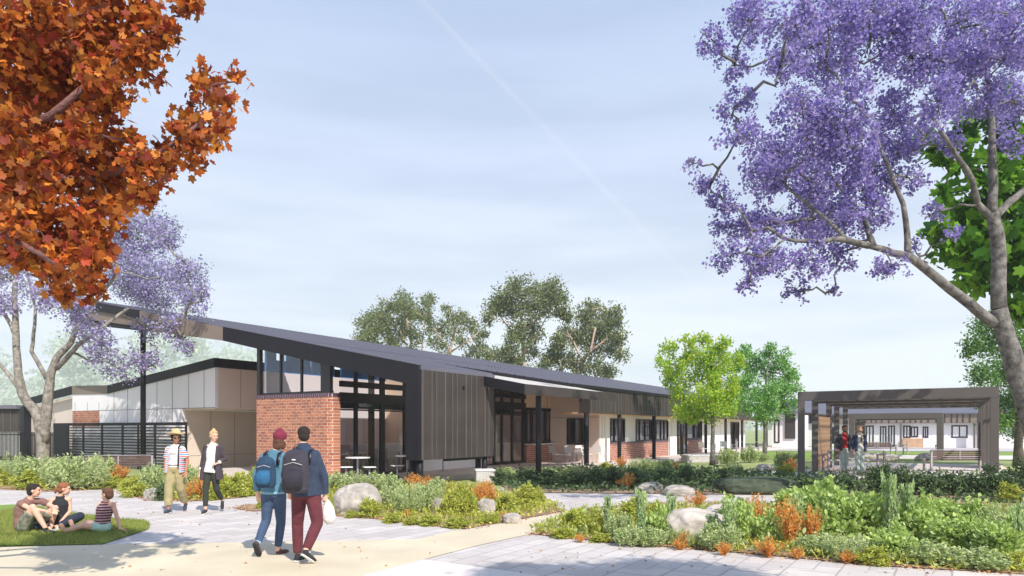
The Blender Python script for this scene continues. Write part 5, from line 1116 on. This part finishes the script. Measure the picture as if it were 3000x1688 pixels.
# --- 4 man with the large rucksack
def ruck():
    t = person('tall person in navy jacket and maroon trousers seen from behind, large dark grey rucksack', 900, 1650)
    J = dict(hip=(-.01, 0, .93), waist=(-.01, 0, 1.12), chest=(-.02, 0, 1.37), neck=(-.06, .01, 1.575), head=(-.055, .03, 1.71), shL=(-.215, 0, 1.445), shR=(.108, 0, 1.445), elL=(-.31, .05, 1.18), elR=(.215, .02, 1.17), wrL=(-.28, .14, .93), wrR=(.225, .05, .91),
             hjL=(-.105, 0, .91), hjR=(.075, 0, .91), knL=(-.15, .07, .52), knR=(.14, -.01, .54), anL=(-.14, .05, .10), anR=(.04, -.20, .205), hdL=(0, .2, -1), hdR=(.02, .05, -1))
    figure(t, J, (1, 0, 0), (0, 1, 0), (-.35, .93, -.05), sk_light, 1.0, 1.0, curl=.9)
    face(t, J['head'], (-.35, .93, -.05)); hair(t, J['head'], (-.35, .93, -.05), h_dark)
    navy = cloth('navy_jacket', (50, 62, 84)); garment_top(t, J, (1, 0, 0), navy, 'jacket', .03, 1.08, 1.95, bottom=(-.0, 0, .90), r0=.066, r1=.058)
    MB().tube([V3((-.05, 0, 1.50)), V3((-.058, .015, 1.60))], [.085, .068], 16).build('collar', navy, t, smooth=True)
    trousers(t, J, (1, 0, 0), cloth('maroon_trousers', (96, 44, 52)), to=1.93, r=(.108, .078, .060))
    bag = rucksack(t, (-.07, -.275, 1.24), .36, .56, .22, cloth('grey_rucksack', (58, 56, 66)), cloth('darker_pocket', (46, 44, 54)), (0, -1, 0)); straps(bag, J, (0, -1, 0), m_black, .12)
    MB().ball((-.06, -.395, 1.40), (.028, .008, .010), 12, 8).build('badge', white_c, bag, smooth=True)
    shoe(t, J['anL'], (-.10, .22, .035), blackc, white_c); shoe(t, J['anR'], (.13, -.06, .04), blackc, white_c)
    p = V3(G(900, 1650)) + V3((.262, .05, 0)); b = thing('plastic_bag', 'white plastic carrier bag hanging from the right hand of the maroon trousers wearer', 'bag', (p.x, p.y, 0)); mb = MB()
    for i in range(1): mb.tube([(0, 0, .84), (0, 0, .80), (.01, 0, .72), (.02, 0, .60), (.035, 0, .52)], [(.012, .012), (.045, .02), (.085, .05), (.092, .06), (.05, .03)], 14, side=(1, 0, 0))
    for i, v in enumerate(mb.v): mb.v[i] = (v[0] + random.gauss(0, .005), v[1] + random.gauss(0, .005), v[2])
    mb.build('bag_body', M('thin_plastic', C8(232, 230, 226), .35, .06, 12, .5, 20), b, smooth=True)
    MB().tube([(0, 0, .835), (-.018, 0, .86), (-.022, 0, .885), (-.01, .0, .895)], .006, 6).build('handles', white_c, b, smooth=True)
ruck()
# --- seated group on the lawn
def sit_man():
    t = person('seated person in brown tee shirt and camouflage shorts hugging knees on the lawn', 90, 1563)
    J = dict(hip=(-.10, 0, .12), waist=(-.13, .0, .26), chest=(-.10, .0, .43), neck=(-.005, 0, .60), head=(.055, -.01, .735), shL=(.10, .14, .54), shR=(-.09, -.12, .53), elL=(.24, .20, .44), elR=(.06, -.16, .46), wrL=(.36, .06, .415), wrR=(.30, -.10, .40),
             hjL=(-.03, .11, .12), hjR=(-.06, -.10, .12), knL=(.33, .14, .42), knR=(.13, -.14, .47), anL=(.22, .18, .08), anR=(.34, -.12, .10), hdL=(.5, -.5, -.3), hdR=(.7, .4, -.25))
    fs = (.25, -.95, 0); side = (.35, .9, 0)
    figure(t, J, side, (1, -.3, 0), (.85, .5, 0), sk_light, 1.0, .95, pn={'L': (0, 0, -1), 'R': (0, 0, -1)})
    face(t, J['head'], (.85, .5, 0)); hair(t, J['head'], (.85, .5, 0), h_dark)
    garment_top(t, J, side, cloth('brown_tee', (140, 104, 96)), 'tee_shirt', .018, .98, .5)
    cam_ = M('camouflage', C8(128, 128, 112), .9, .55, 14); mb = MB(); mb.tube([(-.10, 0, .09), (-.10, 0, .14), (-.12, 0, .21)], [(.16, .13), (.165, .135), (.15, .12)], 16, side=side)
    for a in ('L', 'R'): h_, k_ = V3(J['hj' + a]), V3(J['kn' + a]); mb.ball(h_ + V3((0, 0, .015)), .105); mb.tube([h_, h_.lerp(k_, .75)], [.105, .098], 14)
    remesh(mb, 'shorts', cam_, t, .010, 2)
    shoe(t, J['anR'], (.55, -.16, .04), blackc, m_conc, 1.05); shoe(t, J['anL'], (.20, -.10, .04), blackc, m_conc, 1.05)
sit_man()
def sit_woman():
    t = person('seated person with auburn hair tied back, black sleeveless top and dark jeans on the lawn', 175, 1552)
    J = dict(hip=(-.0, 0, .12), waist=(.0, 0, .28), chest=(.01, 0, .44), neck=(.01, 0, .60), head=(.075, .0, .725), shL=(.12, .06, .53), shR=(-.11, -.05, .53), elL=(.16, .04, .32), elR=(-.10, -.16, .32), wrL=(.12, -.10, .20), wrR=(.01, -.26, .19),
             hjL=(.07, .03, .11), hjR=(-.06, -.04, .11), knL=(.36, .0, .24), knR=(-.20, -.36, .13), anL=(.12, -.26, .09), anR=(.10, -.42, .08), hdL=(0, -.5, -.4), hdR=(.5, -.5, -.4))
    side = (1, .35, 0); figure(t, J, side, (.2, -1, 0), (.85, .5, -.1), sk_light, 1.0, .82, fem=1, pn={'L': (0, 0, -1), 'R': (0, 0, -1)})
    face(t, J['head'], (.85, .5, -.1)); hair(t, J['head'], (.85, .5, -.1), h_red, style='tail')
    garment_top(t, J, side, blackc, 'sleeveless_top', .014, .84, 0); trousers(t, J, side, denim_d, 'jeans', to=1.95, r=(.10, .076, .055), w=.9)
    for a, to in (('L', (.22, -.40, .05)), ('R', (.24, -.48, .05))): shoe(t, J['an' + a], to, cloth('white_canvas', (208, 200, 196)), None, .9)
sit_woman()
def sit_stripe():
    t = person('barefoot seated person in striped vest and mint shorts leaning back on one arm', 300, 1562)
    J = dict(hip=(.0, 0, .11), waist=(.01, 0, .26), chest=(.03, .02, .40), neck=(.05, .02, .545), head=(.085, .0, .665), shL=(.165, .03, .485), shR=(-.055, .04, .485), elL=(.245, .02, .27), elR=(-.09, .18, .28), wrL=(.30, .0, .08), wrR=(-.02, .26, .08),
             hjL=(.06, -.04, .10), hjR=(-.06, .05, .10), knL=(-.24, -.16, .15), knR=(-.27, .0, .18), anL=(-.50, -.22, .06), anR=(-.47, -.04, .07), toL=(-.56, -.26, .20), toR=(-.52, -.06, .24), hdL=(.8, 0, -.25), hdR=(.5, .3, -.5))
    side = (1, -.2, 0); figure(t, J, side, (-.9, -.3, 0), (-.95, .25, -.05), sk_light, 1.0, .80, fem=1, bare_feet=True, curl=.1, pn={'L': (0, 0, -1), 'R': (0, 0, -1)})
    face(t, J['head'], (-.95, .25, -.05)); hair(t, J['head'], (-.95, .25, -.05), h_brown)
    st = stripes('striped_jersey', 2, .046, [(0, C8(196, 150, 150)), (.48, C8(64, 40, 50))]); garment_top(t, J, side, st, 'striped_vest', .014, .82, 0)
    mb = MB(); mb.tube([(0, 0, .07), (0, 0, .13), (.0, 0, .19)], [(.15, .12), (.158, .125), (.14, .11)], 16, side=side)
    for a in ('L', 'R'): h_, k_ = V3(J['hj' + a]), V3(J['kn' + a]); mb.ball(h_, .094); mb.tube([h_, h_.lerp(k_, .55)], [.096, .088], 14)
    remesh(mb, 'shorts', cloth('mint_shorts', (184, 214, 200)), t, .010, 2)
sit_stripe()
# --- two men under the pergola
def pman(x, y, label, coat, shirt, hairm, sk, hf, beard):
    t = person(label, x, y); t.scale = (1.06, 1.06, 1.08)
    J = dict(hip=(.02, 0, .93), waist=(.02, 0, 1.10), chest=(.02, 0, 1.33), neck=(.02, 0, 1.52), head=(.03, -.01, 1.665), shL=(.185, 0, 1.405), shR=(-.145, 0, 1.405), elL=(.27, .04, 1.16), elR=(-.24, .04, 1.16), wrL=(.20, -.04, .97), wrR=(-.20, -.06, .92),
             hjL=(.11, 0, .90), hjR=(-.07, 0, .90), knL=(.10, -.01, .50), knR=(-.05, -.02, .50), anL=(.13, 0, .09), anR=(-.05, -.05, .09), hdL=(-.2, -.2, -.9), hdR=(0, -.1, -1))
    figure(t, J, (1, 0, 0), (0, -1, 0), hf, sk); face(t, J['head'], hf); hair(t, J['head'], hf, hairm)
    f, u, r = basis(hf); c = V3(J['head']); rot = Matrix((r, f, u)).transposed(); MB().ball(c - u * .082 + f * .046, (.052, .050, .040), 14, 10, rot=rot).build('beard', beard, t, smooth=True)
    garment_top(t, J, (1, 0, 0), shirt, 'jumper', .016, 1.0, 0, bottom=(.02, 0, .96))
    mb = MB()
    for k, sh in ((1, 'L'), (-1, 'R')):
        mb.tube([V3((.02 + k * .12, 0, 1.45)), V3((.02 + k * .14, 0, 1.25)), V3((.02 + k * .14, 0, 1.05)), V3((.02 + k * .15, 0, .88))], [(.055, .10), (.06, .135), (.06, .13), (.065, .14)], 14, side=(1, 0, 0))
        s_, e_, w_ = V3(J['sh' + sh]), V3(J['el' + sh]), V3(J['wr' + sh]); mb.ball(s_, .066); mb.tube([s_, e_, e_.lerp(w_, .95)], [.066, .056, .045], 12); mb.ball(e_, .055)
    mb.tube([(.02, .08, 1.48), (.02, .11, 1.2), (.02, .12, .88)], [(.12, .03), (.16, .035), (.19, .04)], 14, side=(1, 0, 0)); remesh(mb, 'jacket', coat, t, .012, 2)
    trousers(t, J, (1, 0, 0), cloth('pale_chinos', (176, 186, 176)), to=1.92, r=(.10, .072, .055))
    for a, dx in (('L', .02), ('R', -.02)): p = V3(J['an' + a]); shoe(t, p, p + V3((dx, -.20, -.055)), cloth('tan_leather', (146, 84, 56)), None)
    return t
m1 = pman(2471, 1392, 'dark haired bearded man in grey jacket and red jumper standing under the pergola', cloth('charcoal_coat', (56, 56, 66)), cloth('red_jumper', (164, 44, 48)), h_dark, sk_tan, (0, -1, 0), h_dark); m1.name = 'person'
m2 = pman(2516, 1396, 'fair haired bearded man in navy jacket standing under the pergola beside the red jumper', cloth('navy_coat', (44, 58, 84)), cloth('green_tie_shirt', (206, 200, 188)), h_blond, sk_light, (.1, -1, 0), cloth('ginger_beard', (176, 120, 84)))
m1['label'] = 'dark haired bearded person in grey jacket and red jumper standing under the pergola'; m2['label'] = 'fair haired bearded person in navy jacket under the pergola beside the red jumper'
MB().tube([(.025, -.145, 1.42), (.028, -.15, 1.3), (.03, -.145, 1.2)], [(.012, .006), (.022, .008), (.024, .006)], 8, side=(1, 0, 0)).build('tie', cloth('green_tie', (52, 84, 66)), m2, smooth=True)

# ------------------------------------------------------------------ furniture
def chair_proto():
    t = thing('cafe_chair', 'x', 'chair'); mb = MB(); mb.box((-.22, -.22, .44), (.22, .22, .465)); mb.build('seat', m_furn, t, bevel=.008)
    mb = MB(); mb.prism([(-.21, .20, .52), (.21, .20, .52), (.20, .27, .86), (-.20, .27, .86)], (0, .018, 0)); mb.build('backrest', m_furn, t, bevel=.006)
    mb = MB(); 
    for k in (-1, 1): mb.tube([(k * .17, .19, .45), (k * .17, .22, .60)], .01, 6)
    mb.build('back_stays', m_galv, t)
    for i in (-1, 1):
        for j in (-1, 1): MB().tube([(i * .17, j * .17, .44), (i * .24, j * .25, 0)], [.012, .009], 6).build('leg', m_galv, t)
    return t
def table_proto():
    t = thing('round_table', 'x', 'table'); MB().tube([(0, 0, .72), (0, 0, .75)], [.38, .38], 32).build('tabletop', m_furn, t, smooth=False); MB().tube([(0, 0, .02), (0, 0, .72)], .03, 12).build('pedestal', m_galv, t, smooth=True); MB().tube([(0, 0, 0), (0, 0, .02)], [.25, .22], 24).build('base', m_galv, t); return t
def stool_proto():
    t = thing('stool', 'x', 'stool'); mb = MB(); mb.box((-.18, -.18, .44), (.18, .18, .47)); mb.build('seat', m_furn, t, bevel=.01); MB().tube([(0, 0, .02), (0, 0, .44)], .025, 10).build('pedestal', m_galv, t, smooth=True); MB().tube([(0, 0, 0), (0, 0, .02)], [.19, .17], 20).build('base', m_galv, t); return t
def bench_proto(w=2.0, slats=True):
    t = thing('bench', 'x', 'bench'); mb = MB(); mb.box((-w / 2 + .07, -.24, .44), (w / 2 - .07, .24, .49)); mb.build('seat', m_slatwood if slats else m_galv, t, bevel=.005)
    for k in (-1, 1):
        x = k * (w / 2 - .035); MB().box((x - .035, -.28, 0), (x + .035, -.20, .66)).build('leg', m_galv, t); MB().box((x - .035, .22, 0), (x + .035, .30, .86)).build('leg', m_galv, t)
        MB().box((x - .037, -.29, .661), (x + .037, .219, .70)).build('armrest', m_galv, t)
    if slats:
        for i in range(4): MB().box((-w / 2 + .07, .225, .52 + i * .085), (w / 2 - .07, .25, .59 + i * .085)).build('back_slat', m_slatwood, t)
        MB().box((-.02, .251, .49), (.02, .275, .86)).build('back_stay', m_galv, t)
    MB().box((-w / 2 + .07, .225, .862), (w / 2 - .07, .285, .885)).build('top_rail', m_galv, t)
    return t
def put(src, loc, rz, label, group, z=0, sc=1.0, first=[]):
    if src.name in first: o = copy_tree(src)
    else: o = src; first.append(src.name)
    o.location = (loc[0], loc[1], z); o.rotation_euler = (0, 0, rz); o['label'] = label; o.scale = (sc,) * 3
    if group: o['group'] = group
    return o
ch, tb, st_, be, bs = chair_proto(), table_proto(), stool_proto(), bench_proto(2.3, False), bench_proto(2.4, True); FZ = .16
def gz(x, y, z=FZ): Y = (EYE - z) * FOC / (y - HOR); return ((x - CX) / FOC * Y, Y)
cg = 'white chairs on the verandah'
put(ch, gz(1655, 1362), AU - 1.7, 'white verandah chair turned side on, nearest to the brick bar dado', cg, FZ)
put(ch, gz(1683, 1358), AU + 2.8, 'white verandah chair with its back against the far side of the round table', cg, FZ)
put(ch, gz(1720, 1360), AU + .3, 'white verandah chair with its back to us, in front of the round table', cg, FZ)
put(ch, gz(1755, 1356), AU + 1.6, 'white verandah chair facing left, rightmost beside the white facade wall', cg, FZ)
put(ch, gz(1628, 1360), AU + 1.2, 'white verandah chair pulled up to the brick bar counter', cg, FZ)
put(ch, gz(2062, 1337), AU + 1.2, 'white chair on the far verandah behind the young lime tree', cg, FZ)
put(ch, gz(2120, 1334), AU - 1.2, 'white chair at the far end of the classroom verandah', cg, FZ)
tg = 'round pedestal tables'
put(tb, gz(1705, 1359), 0, 'round white table among the verandah chairs', tg, FZ)
put(tb, gz(1048, 1410), 0, 'round white table with two stools in front of the cafe glass', tg, FZ)
put(tb, gz(988, 1393), 0, 'round white table beside the brick pier, half cut off by it', tg, FZ)
put(tb, gz(1193, 1400), 0, 'round white table against the dark portal leg', tg, FZ)
put(tb, gz(2095, 1336), 0, 'round white table at the far end of the verandah', tg, FZ)
sg = 'white pedestal stools by the cafe'
for x, y, l in ((1014, 1412, 'left stool of the pair at the cafe table'), (1082, 1412, 'right stool of the pair at the cafe table'), (1164, 1406, 'stool left of the table by the portal leg'), (1222, 1392, 'stool right of the portal leg under the cladding screen'), (1298, 1380, 'stool in front of the white dado below the cladding screen')): put(st_, gz(x, y), .4, 'white square ' + l, sg, FZ)
for i, (u, v, l) in enumerate(((2.2, 4.6, 'nearest the brick pier'), (3.2, 5.0, 'behind mid glass'), (4.3, 4.6, 'nearest the dark portal leg'))):
    p = W(u, v); put(tb, p, 0, 'white round table inside the cafe, ' + l, 'tables inside the cafe', .18)
    for j, k in enumerate((-1, 1)):
        p = W(u + .55 * k, v + .1); put(ch, p, AU - k * 1.57, 'chair inside the cafe ' + ('left' if k < 0 else 'right') + ' of the table ' + l, 'chairs inside the cafe', .18)
bg2 = 'courtyard benches'
put(be, G(2500, 1386), R(180), 'pale metal bench without slats behind the two bearded people', bg2, .06)
put(bs, G(2800, 1384), R(180), 'wooden slatted bench with pale metal arms under the near pergola', bg2, .06)
put(bs, G(2575, 1333), R(12), 'wooden slatted bench beyond the near pergola, left of the far boulder', bg2, 0)
put(be, G(2700, 1333), R(180), 'pale open frame bench far behind under the smaller pergola', bg2, 0)
put(be, gz(2190, 1325), R(200), 'far open frame bench beyond the young trees', bg2, 0)
put(bs, (G(350, 1400)[0], G(350, 1400)[1]), R(200), 'grey slatted bench half hidden by shrubs in front of the slatted screen', bg2, 0, .95)
def block(label, x, y, wpx, hpx, dep, name='concrete_seat'):
    p = G(x, y); w_ = wpx / ppm(y); mb = MB(); mb.box((0, 0, 0), (w_, dep, hpx / ppm(y))); t = thing(name, label, 'seat block', p, R(8), 'pale concrete blocks'); mb.build('block', m_conc, t, bevel=.02)
    mb = MB(); mb.box((-.02, -.02, hpx / ppm(y) + .001), (w_ + .02, dep + .02, hpx / ppm(y) + .05)); mb.build('top_slab', m_furn, t, bevel=.01)
block('pale concrete block at the foot of the right hand screen column', 1395, 1413, 55, 32, 1.0)
block('low pale concrete seat behind the young lime tree trunk', 2012, 1356, 70, 20, .8)
block('second low pale concrete seat, just right of the young lime tree trunk', 2105, 1360, 65, 24, .8)
# ------------------------------------------------------------------ camera, sun, sky
cam = bpy.data.cameras.new('camera'); co = bpy.data.objects.new('camera', cam); COL.objects.link(co); scene.camera = co
cam.sensor_width = 36; cam.lens = 36 * FOC / 3000; cam.shift_y = (HOR - 844) / 3000; cam.clip_end = 5000; cam.clip_start = .1
co.location = (0, 0, EYE); co.rotation_euler = (R(90), 0, 0)
SUN_AZ = Vector((.47, -.88)).normalized(); EL = R(43)
sd = Vector((SUN_AZ.x * math.cos(EL), SUN_AZ.y * math.cos(EL), math.sin(EL)))
sun = bpy.data.lights.new('sun', 'SUN'); so = bpy.data.objects.new('sun', sun); COL.objects.link(so)
sun.energy = 4.0; sun.angle = R(.6); sun.color = (1, .94, .86); so.rotation_euler = (-sd).to_track_quat('-Z', 'Y').to_euler(); so.location = (20, -20, 30)
w = bpy.data.worlds.new('World'); scene.world = w; w.use_nodes = True; t = w.node_tree; t.nodes.clear()
N = lambda k: t.nodes.new('ShaderNode' + k); Lk = t.links.new
out = N('OutputWorld'); bg = N('Background'); sky = N('TexSky'); sky.sky_type = 'NISHITA'; sky.sun_disc = False
sky.sun_elevation = EL; sky.sun_rotation = math.atan2(sd.x, sd.y); sky.air_density = 1.2; sky.dust_density = 1.5
tc = N('TexCoord'); sp = N('SeparateXYZ'); Lk(tc.outputs['Generated'], sp.inputs[0])
SK = 8.9   # cloud colours are written as seen, then lifted to the sky texture's physical scale
g = N('ValToRGB'); el = g.color_ramp.elements
stops = [(0.0, C8(236, 240, 248)), (.10, C8(230, 236, 248)), (.20, C8(220, 229, 246)), (.33, C8(200, 213, 240)), (.55, C8(168, 190, 225)), (1, C8(120, 152, 205))]
while len(el) < len(stops): el.new(.5)
for e, (p, c) in zip(el, stops): e.position = p; e.color = c
Lk(sp.outputs[2], g.inputs[0])
mp = N('Mapping'); mp.inputs['Scale'].default_value = (1.0, 1.0, 7.0); mp.inputs['Location'].default_value = (.3, 2.2, .55); Lk(tc.outputs['Generated'], mp.inputs[0])
nz = N('TexNoise'); nz.inputs['Scale'].default_value = 2.0; nz.inputs['Detail'].default_value = 6; nz.inputs['Roughness'].default_value = .5; Lk(mp.outputs[0], nz.inputs['Vector'])
cr = N('ValToRGB'); cr.color_ramp.elements[0].position = .44; cr.color_ramp.elements[1].position = .64; Lk(nz.outputs[0], cr.inputs[0])
sh = N('MixRGB'); sh.inputs[2].default_value = C8(160, 179, 212); Lk(cr.outputs[0], sh.inputs[0]); Lk(g.outputs[0], sh.inputs[1])
lim = N('Math'); lim.operation = 'MULTIPLY'; lim.inputs[1].default_value = .48; Lk(cr.outputs[0], lim.inputs[0]); Lk(lim.outputs[0], sh.inputs[0])
# contrail: a thin bright band along a great circle
d1 = (at(1235, 0, 100) - Vector((0, 0, EYE))).normalized(); d2 = (at(1900, 690, 100) - Vector((0, 0, EYE))).normalized(); nn = d1.cross(d2).normalized()
dt = N('VectorMath'); dt.operation = 'DOT_PRODUCT'; dt.inputs[1].default_value = nn; Lk(tc.outputs['Generated'], dt.inputs[0])
ab = N('Math'); ab.operation = 'ABSOLUTE'; Lk(dt.outputs['Value'], ab.inputs[0])
mr = N('MapRange'); mr.inputs['From Min'].default_value = .001; mr.inputs['From Max'].default_value = .006; mr.inputs['To Min'].default_value = .26; mr.inputs['To Max'].default_value = 0; Lk(ab.outputs[0], mr.inputs['Value'])
n2 = N('TexNoise'); n2.inputs['Scale'].default_value = 9; Lk(tc.outputs['Generated'], n2.inputs['Vector']); mm = N('Math'); mm.operation = 'MULTIPLY'; Lk(mr.outputs[0], mm.inputs[0]); Lk(n2.outputs[0], mm.inputs[1])
cx = N('MixRGB'); cx.inputs[2].default_value = C8(236, 232, 244); Lk(mm.outputs[0], cx.inputs[0]); Lk(sh.outputs[0], cx.inputs[1])
sc_ = N('VectorMath'); sc_.operation = 'SCALE'; sc_.inputs['Scale'].default_value = SK; Lk(cx.outputs[0], sc_.inputs[0])
fx = N('MixRGB'); fx.inputs[0].default_value = .95; Lk(sky.outputs[0], fx.inputs[1]); Lk(sc_.outputs[0], fx.inputs[2])
Lk(fx.outputs[0], bg.inputs[0]); bg.inputs[1].default_value = .1; Lk(bg.outputs[0], out.inputs[0])
vs = scene.view_settings; vs.view_transform = 'Standard'; vs.look = 'None'; vs.gamma = 1; vs.exposure = .42
scene.cycles.use_denoising = True
scene.cycles.max_bounces = 8; scene.cycles.diffuse_bounces = 5; scene.cycles.volume_bounces = 2; scene.cycles.transparent_max_bounces = 16

# real air: one even volume round the whole place, sky outside it
hz = MB().box((-1650, -60, -1), (1650, 1520, 150)).build('haze', bpy.data.materials.new('air')); hz['kind'] = 'stuff'
am = hz.data.materials[0]; am.use_nodes = True; an = am.node_tree; an.nodes.clear(); ao = an.nodes.new('ShaderNodeOutputMaterial'); av_ = an.nodes.new('ShaderNodeVolumePrincipled')
av_.inputs['Color'].default_value = (.93, .96, 1, 1); av_.inputs['Density'].default_value = .0006; av_.inputs['Anisotropy'].default_value = 0; an.links.new(av_.outputs[0], ao.inputs['Volume'])
